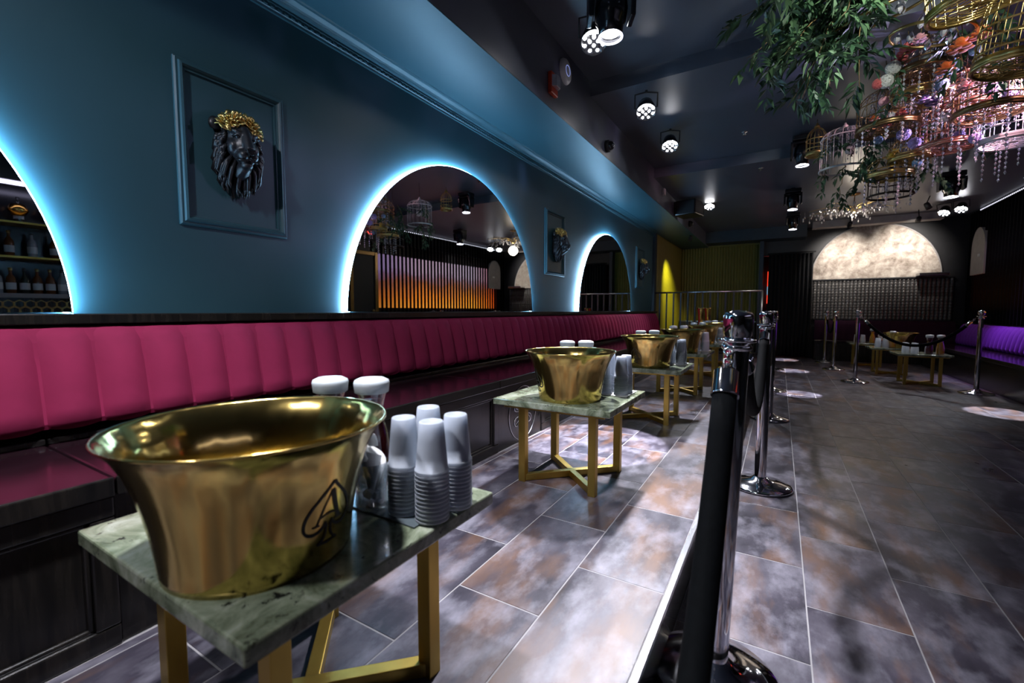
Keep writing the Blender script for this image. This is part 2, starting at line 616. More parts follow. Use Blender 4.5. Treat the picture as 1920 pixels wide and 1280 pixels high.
# cornice : moulded profile swept along Y
prof = [(0.0, 2.395), (0.012, 2.395), (0.014, 2.405), (0.020, 2.408), (0.020, 2.422), (0.030, 2.424), (0.030, 2.434),
        (0.046, 2.436), (0.052, 2.442), (0.058, 2.440), (0.066, 2.446), (0.078, 2.452), (0.086, 2.456), (0.098, 2.457), (0.106, 2.463), (0.106, 2.4695), (0.0, 2.4695)]
co = MB().prism(prof, lambda u, v, w: (XW + u, w, v), Y0, 8.66).build('trim_1', M['teal'], fix=True)
struct(co, 'moulded teal cornice with dentils along the left wall', 'cornice')
dn = MB()
y = 0.3
while y < 8.6:
    dn.box(XW + 0.020, XW + 0.027, y, y + 0.018, 2.4095, 2.4215)
    y += 0.034
d = dn.build('dentils', M['teal'], co); d['kind'] = 'stuff'
# black ledge on top of the banquette back
lg = MB().box(XW, -1.985, Y0, 8.66, 0.955, 0.990).build('trim_2', M['wood'], bevel=0.004)
struct(lg, 'narrow black ledge between the mirrors and the banquette back', 'ledge')

# ---- ceiling in three steps
ce = MB().box(-1.48, XR + 0.3, Y0, 3.85, 2.98, 3.1).build('ceiling', M['ceil'])
struct(ce, 'dark satin ceiling above the nearest tables', 'ceiling')
MB().box(-1.48, XR + 0.3, 3.80, 6.1, 2.86, 3.1).build('ceiling_step', M['ceil'], ce)
MB().box(-1.48, XR + 0.3, 6.1, YB + 0.3, 2.74, 3.1).build('ceiling_step', M['ceil'], ce)
bmx = MB().box(-1.48, 0.42, 10.9, 11.4, 2.50, 2.745).build('ceiling_beam', M['darkblue'])
struct(bmx, 'dark blue beam across the ceiling in front of the olive alcove', 'beam')
bm2 = MB().box(0.50, 2.42, 10.7, 10.95, 2.62, 2.745).build('ceiling_beam', M['greylight'])
struct(bm2, 'pale grey beam above the plaster arch on the far wall', 'beam')

# ---- walls around
wr = thing('wall_right', 'dark slatted right wall with a video wall behind its slats', 'wall', (XR, 0, 0), 0, None, 'structure')
MB().box(0.12, 0.25, Y0, YB + 0.1, 0, 3.1).build('backing', M['brownwall'], wr)
MB().box(0.0, 0.12, 2.85, 5.75, 0, 3.0).build('panel', M['brownwall'], wr)
MB().box(0.0, 0.12, Y0, YB, 2.42, 3.0).build('header', M['black'], wr)
MB().box(0.0, 0.12, 6.45, YB, 0, 1.03).build('panel', M['brownwall'], wr)
MB().box(0.0, 0.12, 11.0, YB, 1.03, 2.42).build('panel', M['brownwall'], wr)
sm = MB().box(-0.045, 0.0, -0.010, 0.010, 0.78, 2.93).mesh('slat', M['slat'])
y = 2.9
while y < YB - 0.05:
    if not (5.78 < y < 6.5):
        o = bpy.data.objects.new('slat', sm); COL.objects.link(o); o.parent = wr; o.location = (0, y, 0)
    y += 0.118
# video wall in its recess
vw = MB().box(XR + 0.085, XR + 0.115, 6.55, 10.95, 1.06, 2.18).build('video_wall', M['fire'])
tag(vw, 'glowing orange and lilac video wall behind the dark slats, seen in the big arched mirror', 'screen')
wb = MB().box(-2.3, XR + 0.3, Y0 - 0.15, Y0, 0, 3.1).build('wall_back', M['brownwall'])
struct(wb, 'dark wall behind the camera position', 'wall')

# far wall with opening to the hall at x -0.34 .. 0.50
wf = MB().box(0.50, XR + 0.3, YB, YB + 0.15, 0, 3.1).build('wall_far', M['black'])
struct(wf, 'black far wall that carries the plaster arch', 'wall')
wh = MB().box(-0.34, 0.50, YB, YB + 0.15, 2.2, 3.1).build('wall_hall', M['black'])
struct(wh, 'black wall piece above the curtained hall opening', 'wall')
hb = MB().box(-0.6, 0.8, 13.6, 13.7, 0, 3.1).box(-0.5, -0.42, YB + 0.15, 13.6, 0, 3.1).box(0.6, 0.68, YB + 0.15, 13.6, 0, 3.1).box(-0.5, 0.68, YB + 0.15, 13.6, 2.6, 2.7).build('wall_corridor', M['black'])
struct(hb, 'black corridor walls behind the curtain', 'wall')

# ---- olive fluted alcove past the railing
al = thing('wall_alcove', 'olive fluted alcove walls lit yellow beyond the railing', 'wall', (0, 0, 0), 0, None, 'structure')
MB().box(XW - 0.10, XW, 8.69, YB + 0.1, 0, 2.47).build('side_panel', M['olive'], al)
MB().box(XW, -0.40, YB, YB + 0.1, 0, 2.6).build('back_panel', M['olive'], al)
MB().box(-0.42, -0.34, YB - 0.20, YB + 0.15, 0, 2.6).build('corner_post', M['darkblue'], al)
MB().box(XW - 0.02, XW + 0.05, 8.66, 8.80, PH, 2.462).build('corner_post', M['darkblue'], al)
def flute(h, rad=0.026):
    mb = MB()
    mb.lathe([(rad, 0.0), (rad, h)], 6, a0=-PI / 2, a1=PI / 2)
    return mb.mesh('flute', M['olive'])
fm = flute(2.45)
fm2 = flute(2.45, 0.044)
y = 8.88
while y < YB - 0.03:
    o = bpy.data.objects.new('flute', fm2); COL.objects.link(o); o.parent = al; o.location = (XW - 0.004, y, 0.01)
    y += 0.10
x = XW + 0.06
while x < -0.46:
    o = bpy.data.objects.new('flute', fm); COL.objects.link(o); o.parent = al; o.location = (x, YB + 0.004, 0.01); o.rotation_euler = (0, 0, -PI / 2)
    x += 0.06
af = MB().box(XW, NX, 8.78, YB, -0.02, 0.02).build('floor_alcove', M['tile'])
struct(af, 'dark floor of the olive alcove behind the railing', 'floor')
st = MB().box(XW + 0.06, -0.45, 11.05, YB - 0.04, 0.02, 0.74).build('low_cabinet', M['wood'], bevel=0.006)
MB().box(XW + 0.06, -0.44, 11.03, YB - 0.04, 0.74, 0.765).build('cabinet_top', M['steel'], st)
tag(st, 'low black cabinet along the back of the olive alcove', 'cabinet')

# ---- railing at the end of the platform
ra = thing('railing', 'black steel railing with thin upright bars at the end of the platform', 'railing', (0, 0, 0))
RY = 8.72
MB().tube([(XW + 0.02, RY, 1.335), (-0.27, RY, 1.335)], 0.016, 8).build('top_rail', M['steel'], ra)
MB().tube([(XW + 0.02, RY, 0.26), (-0.27, RY, 0.26)], 0.012, 8).build('bottom_rail', M['black'], ra)
MB().tube([(-0.27, RY, PH), (-0.27, RY, 1.345)], 0.018, 8).build('post', M['steel'], ra)
MB().tube([(XW + 0.03, RY, PH), (XW + 0.03, RY, 1.345)], 0.018, 8).build('post', M['steel'], ra)
bmsh = MB().box(-0.013, 0.013, -0.008, 0.008, 0.26, 1.33).mesh('baluster', M['black'])
for i in range(14):
    o = bpy.data.objects.new('baluster', bmsh); COL.objects.link(o); o.parent = ra
    o.location = (XW + 0.14 + i * 0.126, RY, 0)

# ---- far wall : ribbed half wall and plaster arch
hw = thing('half_wall', 'half-height wall of dark glinting ribs under the plaster arch', 'wall panel', (1.555, YB - 0.05, 0), 0, None, 'structure')
MB().box(-1.03, 1.20, 0.0, 0.05, 0.80, 1.615).build('backing', M['black'], hw)
rib = MB()
zz = 0.82
while zz < 1.60:
    rib.lathe([(0.020, 0), (0.026, 0.012), (0.026, 0.044), (0.020, 0.056)], 6, c=(0, 0, zz), a0=PI, a1=2 * PI)
    zz += 0.0565
ribm = rib.mesh('rib', M['rib'])
for i in range(36):
    o = bpy.data.objects.new('rib', ribm); COL.objects.link(o); o.parent = hw; o.location = (-1.0 + i * 0.062, 0.0, 0)
MB().box(-1.03, 1.20, -0.04, 0.05, 1.615, 1.645).build('cap', M['black'], hw, bevel=0.004)
def arch_poly(r, z0, zc, n=40):
    a = math.asin(max(-1, min(1, (z0 - zc) / r)))
    return [(r * math.cos(a + (PI - 2 * a) * i / n), zc + r * math.sin(a + (PI - 2 * a) * i / n)) for i in range(n + 1)]
pa = thing('plaster_arch', 'semicircular aged plaster panel lit by two spotlights on the far wall', 'wall panel', (1.555, YB - 0.032, 1.646))
MB().prism([(u, v * 1.05) for u, v in arch_poly(1.01, 0.0, 0.0)], lambda u, v, w: (u, w, v), -0.02, 0.028).build('panel', M['stone'], pa, fix=True)
ringp = [(1.02 * math.cos(PI * i / 40), -0.02, 1.07 * math.sin(PI * i / 40)) for i in range(41)]
MB().tube(ringp, 0.012, 6).build('edge_trim', M['greylight'], pa)
# grey arched niche panel on the right wall
ng = thing('arched_wall_panel', 'light grey arched panel at the end of the slatted right wall', 'wall panel', (XR - 0.02, 10.75, 1.62))
MB().prism([(u, v) for u, v in [(0.30, 0), (0.30, 0.45)] + [(0.30 * math.cos(PI * i / 16), 0.45 + 0.35 * math.sin(PI * i / 16)) for i in range(17)] + [(-0.30, 0)]],
           lambda u, v, w: (w, u, v), -0.05, 0.0).build('panel', M['greylight'], ng, fix=True)
MB().box(-0.058, -0.05, -0.12, -0.02, 0.30, 0.345).build('notice', M['white'], ng)
sh = MB().box(2.20, 2.62, YB - 0.36, YB - 0.09, 1.646, 1.70).build('wall_shelf', M['steel'], bevel=0.008)
tag(sh, 'small grey metal box on the cap of the ribbed half wall', 'box')

# curtain in the hall opening
cu = MB()
pts = []
n = 90
for i in range(n + 1):
    t = i / n
    x = -0.235 + 0.80 * t
    pts.append((x, 11.22 + 0.045 * math.sin(t * 2 * PI * 11) + 0.02 * math.sin(t * 17)))
zs = [0.02, 0.7, 1.4, 2.2]
vv, ff = [], []
for j, z in enumerate(zs):
    for i, (x, y) in enumerate(pts):
        sq = 1.0 if j else 0.94
        vv.append((0.165 + (x - 0.165) * sq, y, z))
m_ = n + 1
for j in range(len(zs) - 1):
    for i in range(n):
        ff.append((j * m_ + i, j * m_ + i + 1, (j + 1) * m_ + i + 1, (j + 1) * m_ + i))
cu.add(vv, ff, True)
cu.tube([(-0.26, 11.22, 2.22), (0.60, 11.22, 2.22)], 0.014, 8)
c_o = cu.build('curtain', M['curtain'], origin=(0.165, 11.22, 0.0))
md = c_o.modifiers.new('solid', 'SOLIDIFY'); md.thickness = 0.006
tag(c_o, 'floor-length black curtain hanging beside the plaster arch', 'curtain')
# what shows in the slit beside the curtain
ps = thing('lit_poster', 'narrow red, white and blue lit poster in the slit beside the curtain', 'poster', (-0.20, 13.3, 0))
MB().box(-0.10, 0.12, 0.0, 0.02, 1.62, 2.0).build('poster_red', emit('poster_red', (1.0, 0.05, 0.02), 1.6), ps)
MB().box(-0.10, 0.12, 0.0, 0.02, 1.40, 1.62).build('poster_blue', emit('poster_blue', (0.3, 0.55, 0.75), 0.8), ps)
MB().box(-0.10, 0.12, 0.0, 0.02, 1.18, 1.40).build('poster_red', emit('poster_low_red', (1.0, 0.06, 0.03), 1.4), ps)
MB().box(-0.10, 0.16, -0.01, 0.02, 0.0, 1.16).build('stand', M['greylight'], ps)

# ---- arched mirrors with light behind the rim
RM = 1.085
def arched_mirror(yc, label):
    t = thing('arched_mirror', label, 'mirror', (XW, yc, 0.99), 0, 'backlit arched mirrors')
    poly = arch_poly(RM, 0.004, -0.03, 64)
    g = MB().prism(poly, lambda u, v, w: (w, u, v), 0.026, 0.031)
    g.build('mirror_glass', M['mirror'], t, fix=True)
    MB().prism(arch_poly(RM - 0.06, 0.02, -0.03, 48), lambda u, v, w: (w, u, v), 0.001, 0.0255).build('back_box', M['black'], t, fix=True)
    # light strip just behind the rim, standing a little proud of it
    sp = MB()
    a0 = math.asin(0.034 / RM)
    rr = [RM - 0.020, RM + 0.004]
    nn = 72
    ring = []
    for i in range(nn + 1):
        a = a0 + (PI - 2 * a0) * i / nn
        for r in rr:
            for xx in (0.009, 0.0245):
                ring.append((xx, r * math.cos(a), -0.03 + r * math.sin(a)))
    ff = []
    for i in range(nn):
        b, c = i * 4, (i + 1) * 4
        ff += [(b + 2, c + 2, c + 3, b + 3), (b, b + 1, c + 1, c), (b, c, c + 2, b + 2), (b + 1, b + 3, c + 3, c + 1)]
    sp.add(ring, ff)
    sp.build('light_strip', M['led'], t)
    return t
arched_mirror(-0.55, 'large backlit arched mirror cut by the left edge, reflecting a bar with bottles')
arched_mirror(2.75, 'large backlit arched mirror in the middle of the wall, reflecting the slatted video wall')
arched_mirror(6.10, 'farthest backlit arched mirror, just before the railing')
# ================================================================ BANQUETTE
# channel-tufted backrest
bk = thing('tufted_cushion', 'raspberry velvet backrest with vertical channels along the left wall', 'cushion', (-2.0, 3.6, 0.6))
PITCH = 0.135
def channel_mesh(pitch, bulge, mat, prof):
    ns = 8
    vs_, fs_ = [], []
    for row, (x, z, nx, nz) in enumerate(prof):
        for i in range(ns + 1):
            s = i / ns
            o = bulge * (1 - abs(2 * s - 1) ** 2.1) * (0.05, 0.08, 0.22, 0.65, 1, 1, 1, 1, 0.4, 0.0)[row] - 0.003
            vs_.append((x + nx * o, (s - 0.5) * pitch, z + nz * o))
    m = ns + 1
    for k in range(len(prof) - 1):
        for i in range(ns):
            fs_.append((k * m + i, k * m + i + 1, (k + 1) * m + i + 1, (k + 1) * m + i))
    mb = MB().add(vs_, fs_, True)
    return mb.mesh('channel', mat)
P0 = [(-2.050, 0.946), (-2.010, 0.949), (-1.984, 0.940), (-1.966, 0.900), (-1.950, 0.83), (-1.935, 0.76), (-1.922, 0.69), (-1.915, 0.650), (-1.920, 0.634), (-1.955, 0.628)]
def with_normals(P):
    out = []
    for i, (x, z) in enumerate(P):
        a = P[max(0, i - 1)]; b = P[min(len(P) - 1, i + 1)]
        tx, tz = b[0] - a[0], b[1] - a[1]
        L = math.hypot(tx, tz)
        out.append((x + 2.0, z - 0.6, -tz / L, tx / L))
    return out
cm = channel_mesh(PITCH, 0.030, M['velvet'], with_normals(P0))
y = 0.418 + PITCH / 2 - 12 * PITCH
while y < 8.55:
    o = bpy.data.objects.new('channel', cm); COL.objects.link(o); o.parent = bk; o.location = (0, y - 3.6, 0)
    y += PITCH
yend = y - PITCH / 2
MB().prism([(x, z) for x, z in [(-2.098, 0.93)] + P0 + [(-2.098, 0.626)]], lambda u, v, w: (u + 2.0, w - 3.6, v - 0.6), -1.2, yend).build('backing', M['velvet'], bk, fix=True)

# bench units : seat, front panels, emblem
def bench_unit(y0, y1, label, emblem=True):
    L = y1 - y0
    t = thing('banquette_bench', label, 'bench', (-1.41, y0, PH), 0, 'black bench units under the raspberry backrest')
    g = 0.002
    x1 = -0.69
    MB().box(x1, 0.0, g, L - g, 0.395, 0.432).build('seat', M['seat'], t, bevel=0.006)
    MB().box(-0.004, 0.010, g, L - g, 0.388, 0.436).build('seat_edge', M['wood'], t, bevel=0.004)
    MB().box(x1, x1 + 0.17, g, L - g, 0.432, 0.452).build('back_rail', M['wood'], t, bevel=0.004)
    MB().box(x1, -0.02, g, L - g, 0.0, 0.395).build('body', M['wood'], t)
    MB().box(-0.02, -0.008, 0.0, min(0.56, L), 0.0, 0.395).build('plain_panel', M['wood'], t)
    if L > 0.9:
        a, b = 0.56, L - g
        fr = MB()
        fr.box(-0.02, 0.0, a, b, 0.335, 0.388).box(-0.02, 0.0, a, b, 0.0, 0.055)
        fr.box(-0.02, 0.0, a, a + 0.05, 0.055, 0.335).box(-0.02, 0.0, b - 0.05, b, 0.055, 0.335)
        pf_ = fr.build('panel_frame', M['wood'], t, bevel=0.005)
        ib = MB()
        for (ya, yb_, za, zb) in ((a + 0.05, b - 0.05, 0.055, 0.067), (a + 0.05, b - 0.05, 0.323, 0.335), (a + 0.05, a + 0.062, 0.055, 0.335), (b - 0.062, b - 0.05, 0.055, 0.335)):
            ib.box(-0.022, -0.008, ya, yb_, za, zb)
        ib.build('panel_bead', M['wood'], pf_, bevel=0.004)
        MB().box(-0.024, -0.017, a + 0.06, b - 0.06, 0.065, 0.325).build('sunk_panel', M['wood'], pf_)
    if emblem and L > 0.5:
        e = MB()
        cyy, cz = 0.30, 0.185
        def P(a, r, x=-0.006): return (x, cyy + r * math.cos(a), cz + r * math.sin(a))
        e.tube([P(2 * PI * i / 48, 0.175) for i in range(49)], 0.0035, 5, cap=False)
        for k in range(6):
            a = PI / 2 + k * PI / 3
            pts = []
            for i in range(21):
                s = 2 * PI * i / 20
                rr = 0.078 + 0.045 * math.cos(s)
                aa = a + 0.36 * math.sin(s) * (0.55 + 0.45 * math.cos(s / 2) ** 2)
                pts.append(P(aa, rr))
            e.tube(pts, 0.0032, 5, cap=False)
            e.tube([P(a, 0.05), P(a + 0.12, 0.085), P(a, 0.112)], 0.003, 5)
        e.tube([P(2 * PI * i / 20, 0.026) for i in range(21)], 0.004, 5, cap=False)
        em = e.build('emblem', M['steel'], t)
        em['label'] = 'round petal emblem cut into the black panel'
    return t
ys_ = [-1.36, 0.42, 2.20, 3.98, 5.76, 7.54, 8.64]
names_ = ['black bench section at the left edge of the picture, before the nearest brass bucket',
          'black bench section behind the nearest table',
          'black bench section behind the second table, with its round emblem showing',
          'black bench section behind the third table', 'black bench section behind the fourth and fifth tables',
          'short last black bench section by the railing']
for i in range(6):
    bench_unit(ys_[i], ys_[i + 1], names_[i])

# ================================================================ PICTURE FRAMES WITH LION HEADS
def frame_at(y0, y1, z0, z1, label):
    t = thing('wall_moulding_frame', label, 'frame', (XW, (y0 + y1) / 2, z0), 0, 'teal moulding frames on the wall')
    w, h = (y1 - y0), (z1 - z0)
    prof = [(0.0, 0.0), (0.010, 0.0), (0.016, 0.006), (0.016, 0.014), (0.024, 0.018), (0.026, 0.026), (0.018, 0.032), (0.010, 0.036), (0.010, 0.042), (0.0, 0.044)]
    def side(p0, p1, inward):
        # sweep the profile from p0 to p1 (2D in y,z) with mitred ends
        mb = MB()
        d = Vector((p1[0] - p0[0], p1[1] - p0[1])).normalized()
        n = Vector(inward)
        vs_ = []
        for base, sgn in ((p0, 1), (p1, -1)):
            for (h_, q) in prof:
                vs_.append((h_, base[0] + n.x * q + d.x * q * sgn, base[1] + n.y * q + d.y * q * sgn))
        k = len(prof)
        fs_ = [(i, i + 1, k + i + 1, k + i) for i in range(k - 1)]
        mb.add(vs_, fs_)
        mb.build('moulding', M['teal'], t, fix=True)
    a, b, c, d_ = (-w / 2, 0), (w / 2, 0), (w / 2, h), (-w / 2, h)
    side(a, b, (0, 1)); side(b, c, (-1, 0)); side(c, d_, (0, -1)); side(d_, a, (1, 0))
    return t
frame_at(0.880, 1.335, 1.350, 2.010, 'teal moulding frame nearest the camera, around the first lion head')
frame_at(4.145, 4.630, 1.375, 2.050, 'teal moulding frame between the middle and the far arched mirror')
frame_at(7.52, 8.02, 1.38, 2.07, 'teal moulding frame past the far mirror, beside the olive alcove')

def remesh(mb, name, mat, voxel):
    o = mb.build(name + '_raw', mat)
    md = o.modifiers.new('r', 'REMESH'); md.mode = 'VOXEL'; md.voxel_size = voxel; md.use_smooth_shade = True
    sm_ = o.modifiers.new('s', 'SMOOTH'); sm_.iterations = 3; sm_.factor = 0.5
    dg = bpy.context.evaluated_depsgraph_get()
    me = bpy.data.meshes.new_from_object(o.evaluated_get(dg))
    me.name = name
    bpy.data.objects.remove(o)
    for p in me.polygons: p.use_smooth = True
    if not me.materials: me.materials.append(mat)
    return me

def lion():
    """local space: +X out of the wall, Y across, Z up; about 0.33 tall"""
    t = thing('lion_head', '', 'wall sculpture', (0, 0, 0), 0, 'black lion heads with gold crowns')
    h = MB()
    h.ball((0.050, 0, 0.035), (0.075, 0.066, 0.080), 20, 14)          # skull
    h.ball((0.085, 0, 0.000), (0.055, 0.050, 0.075), 18, 12)          # face
    h.tube([(0.105, 0, 0.070), (0.128, 0, 0.030), (0.150, 0, -0.018), (0.160, 0, -0.030)], [0.024, 0.020, 0.018, 0.016], 12)   # bridge
    for s in (-1, 1):
        h.ball((0.128, 0.019 * s, -0.046), (0.034, 0.024, 0.025), 14, 10)        # whisker pads
        h.ball((0.112, 0.030 * s, 0.046), (0.024, 0.026, 0.010), 12, 8, Matrix.Rotation(R(22 * s), 3, 'X'))   # brow
        h.ball((0.088, 0.042 * s, -0.006), (0.034, 0.022, 0.034), 12, 8)         # cheek
        h.ball((0.030, 0.082 * s, 0.092), (0.014, 0.026, 0.030), 14, 10)         # ear
    h.ball((0.115, 0, -0.083), (0.034, 0.026, 0.018), 12, 8)                     # chin
    h.tube([(0.06, 0, -0.10), (0.11, 0, -0.085)], [0.04, 0.024], 10)
    hm = remesh(h, 'head', M['lion'], 0.0045)
    hd = bpy.data.objects.new('head', hm); COL.objects.link(hd); hd.parent = t
    MB().prism([(-0.021, -0.022), (0.021, -0.022), (0.014, -0.044), (0.0, -0.052), (-0.014, -0.044)], lambda u, v, w: (w, u, v), 0.145, 0.174).build('nose', M['blackgloss'], hd, bevel=0.006, fix=True)
    for s in (-1, 1):
        MB().ball((0.119, 0.0275 * s, 0.028), (0.011, 0.013, 0.0085), 12, 8).build('eye', M['blackgloss'], hd)
        MB().tube([(0.112, 0.016 * s, 0.024), (0.128, 0.022 * s, 0.037), (0.126, 0.034 * s, 0.040), (0.106, 0.046 * s, 0.032)], 0.0045, 6).build('eyelid', M['lion'], hd)
    MB().tube([(0.128, 0.044, -0.066), (0.150, 0.026, -0.071), (0.158, 0.0, -0.062), (0.150, -0.026, -0.071), (0.128, -0.044, -0.066)], 0.0035, 6).build('mouth', M['blackgloss'], hd)
    rr = random.Random(3)
    mn = MB()
    mn.ball((0.015, 0, -0.005), (0.022, 0.090, 0.125), 20, 12)
    for k in range(150):
        a = -PI / 2 + (rr.random() - 0.5) * 2 * R(155)
        lay = rr.random()
        ca, sa = math.cos(a), math.sin(a)
        down = max(0.0, -sa)
        r0 = 0.050 + 0.02 * rr.random()
        r1 = 0.090 + 0.055 * down + 0.018 * rr.random() - 0.025 * lay
        x0 = 0.040 + 0.048 * lay
        p0 = Vector((x0, ca * r0, sa * r0 * 1.25 + 0.01))
        p2 = Vector((0.012 + 0.055 * lay, ca * r1 * 0.86 + 0.008 * (rr.random() - 0.5), sa * r1 * 1.02 - 0.035))
        pm = (p0 + p2) / 2 + Vector((0.012, 0.012 * ca, 0.004))
        q = p2 + Vector((0.004, -0.012 * ca + 0.008 * (rr.random() - 0.5), -0.022))
        mn.tube([p0, pm, p2, q], [0.0065, 0.0095, 0.0068, 0.001], 6)
    me_ = mn.build('mane', M['lion'], t)
    cr = MB()
    def rose(c, r, tilt):
        Mx = Matrix.Rotation(tilt[0], 3, 'Y') @ Matrix.Rotation(tilt[1], 3, 'X')
        for ring, (n, rad, lift, sz) in enumerate(((7, 1.0, 0.0, 0.62), (5, 0.62, 0.25, 0.50), (3, 0.28, 0.42, 0.36))):
            for i in range(n):
                a = 2 * PI * i / n + ring * 0.5
                p = Mx @ Vector((rad * r * math.cos(a), rad * r * math.sin(a), lift * r))
                Mr = Mx @ Matrix.Rotation(a, 3, 'Z') @ Matrix.Rotation(R(-28 - 18 * ring), 3, 'Y')
                cr.ball((c[0] + p.x, c[1] + p.y, c[2] + p.z), (sz * r, sz * r * 0.8, sz * r * 0.20), 8, 5, Mr)
    for k in range(5):
        a = R(38 + k * 26)
        rose((0.086 + 0.010 * (k % 2), 0.072 * math.cos(a), 0.062 + 0.052 * math.sin(a)), 0.026 + 0.004 * (k % 2), (R(60), -math.cos(a) * 0.6))
    for k in range(5):
        a = R(25 + k * 32)
        rose((0.055, 0.068 * math.cos(a), 0.082 + 0.060 * math.sin(a)), 0.026, (R(25), -math.cos(a)))
    for k in range(9):
        a = R(15 + k * 19)
        c = Vector((0.104, 0.070 * math.cos(a), 0.054 + 0.030 * math.sin(a)))
        Mr = Matrix.Rotation(R(70), 3, 'Y') @ Matrix.Rotation(a + k, 3, 'Z')
        cr.ball(c, (0.026, 0.011, 0.003), 8, 5, Mr)
    cro = cr.build('flower_crown', M['goldleaf'], t)
    cro['label'] = 'gold crown of roses and leaves'
    return t
ln = lion()
ln.location = (XW, 1.105, 1.700)
ln['label'] = 'black lion head with gold flower crown in the nearest frame'
ln.rotation_euler = (0, 0, R(-6))
copy_tree(ln, (XW, 4.41, 1.72), 0, 'black lion head with gold flower crown between the middle and far mirrors')
copy_tree(ln, (XW, 7.80, 1.73), 0, 'small far black lion head with gold crown beside the olive alcove')
# ================================================================ TABLES AND WHAT STANDS ON THEM
TZ = 0.575
def make_table():
    t = thing('side_table', '', 'table', (0, 0, 0), 0, 'square granite tables on gold bases')
    h = TZ - PH
    MB().box(-0.295, 0.295, -0.285, 0.285, h - 0.030, h).build('granite_top', M['marble'], t, bevel=0.004)
    MB().box(-0.255, 0.255, -0.245, 0.245, h - 0.046, h - 0.030).build('apron', M['goldpaint'], t)
    w = 0.018
    L = 0.182
    for sx in (-1, 1):
        for sy in (-1, 1):
            MB().box(sx * L - w, sx * L + w, sy * L - w, sy * L + w, 0.0, h - 0.046).build('leg', M['goldpaint'], t, bevel=0.002)
    for s in (-1, 1):
        Mr = Matrix.Rotation(s * PI / 4, 4, 'Z')
        MB().box(-L * 1.414 + 0.006, L * 1.414 - 0.006, -0.016, 0.016, 0.002 + 0.0005 * s, 0.034 + 0.0005 * s, Mr).build('cross_bar', M['goldpaint'], t, bevel=0.002)
    return t

BR, BB, BH = 0.218, 0.150, 0.232
bprof = [(0.148, 0.0), (0.1500, 0.012), (0.153, 0.04), (0.158, 0.075), (0.165, 0.110), (0.174, 0.145), (0.186, 0.180), (0.200, 0.208), (0.2150, 0.2275)]
def brad(z):
    for (r0, z0), (r1, z1) in zip(bprof, bprof[1:]):
        if z0 <= z <= z1:
            return r0 + (r1 - r0) * (z - z0) / (z1 - z0)
    return bprof[-1][0]
def make_bucket(emblem=None):
    t = thing('champagne_bucket', '', 'bucket', (0, 0, 0), 0, 'flared brass champagne buckets')
    b = MB()
    out = bprof + [(0.2195, 0.2305), (0.2185, 0.2335), (0.2150, 0.2325)]
    inn = [(r - 0.004, z + 0.001) for r, z in reversed(bprof[1:])]
    b.lathe([(0.0, 0.001)] + out + inn + [(0.146, 0.010), (0.0, 0.010)], 72)
    b.build('bowl', M['gold'], t)
    # round emblem : spade outline with a tall letter A
    def on(u, v, lift=0.0012):
        z = 0.095 + v
        r = brad(z) + lift
        a = u / 0.158
        return (r * math.cos(a), r * math.sin(a), z)
    def stroke(mb, pts, w):
        # flat ribbon on the bowl
        N = len(pts)
        vs_, fs_ = [], []
        for i, (u, v) in enumerate(pts):
            a = pts[max(0, i - 1)]; c = pts[min(N - 1, i + 1)]
            dx, dy = c[0] - a[0], c[1] - a[1]
            l = math.hypot(dx, dy) or 1
            nx, ny = -dy / l * w / 2, dx / l * w / 2
            vs_ += [on(u + nx, v + ny), on(u - nx, v - ny)]
        for i in range(N - 1):
            fs_.append((2 * i, 2 * i + 1, 2 * i + 3, 2 * i + 2))
        mb.add(vs_, fs_)
    def bez(p0, p1, p2, p3, n=12):
        o = []
        for i in range(n + 1):
            t_ = i / n
            a, b_, c, d_ = (1 - t_) ** 3, 3 * t_ * (1 - t_) ** 2, 3 * t_ ** 2 * (1 - t_), t_ ** 3
            o.append((a * p0[0] + b_ * p1[0] + c * p2[0] + d_ * p3[0], a * p0[1] + b_ * p1[1] + c * p2[1] + d_ * p3[1]))
        return o
    e = MB()
    for s in (-1, 1):
        stroke(e, [(s * u, v) for u, v in bez((0, 0.056), (0.012, 0.036), (0.046, 0.016), (0.046, -0.010)) + bez((0.046, -0.010), (0.046, -0.034), (0.014, -0.034), (0.006, -0.014))[1:]], 0.0050)
        stroke(e, [(s * u, v) for u, v in bez((0.004, -0.018), (0.004, -0.040), (0.010, -0.046), (0.020, -0.050))], 0.0040)
    stroke(e, [(-0.020, -0.050), (0.0, -0.0515), (0.020, -0.050)], 0.004)
    stroke(e, [(-0.024, -0.016), (-0.012, 0.014), (0.0, 0.040)], 0.0030)
    stroke(e, [(0.0, 0.040), (0.010, 0.012), (0.021, -0.016)], 0.0085)
    stroke(e, [(-0.020, -0.004), (0.0, 0.000), (0.018, -0.004)], 0.0030)
    stroke(e, [(-0.031, -0.016), (-0.018, -0.016)], 0.0030)
    stroke(e, [(0.013, -0.016), (0.031, -0.016)], 0.0030)
    em = e.build('emblem', M['black'], t)
    em['label'] = 'black spade emblem with a letter A'
    return t

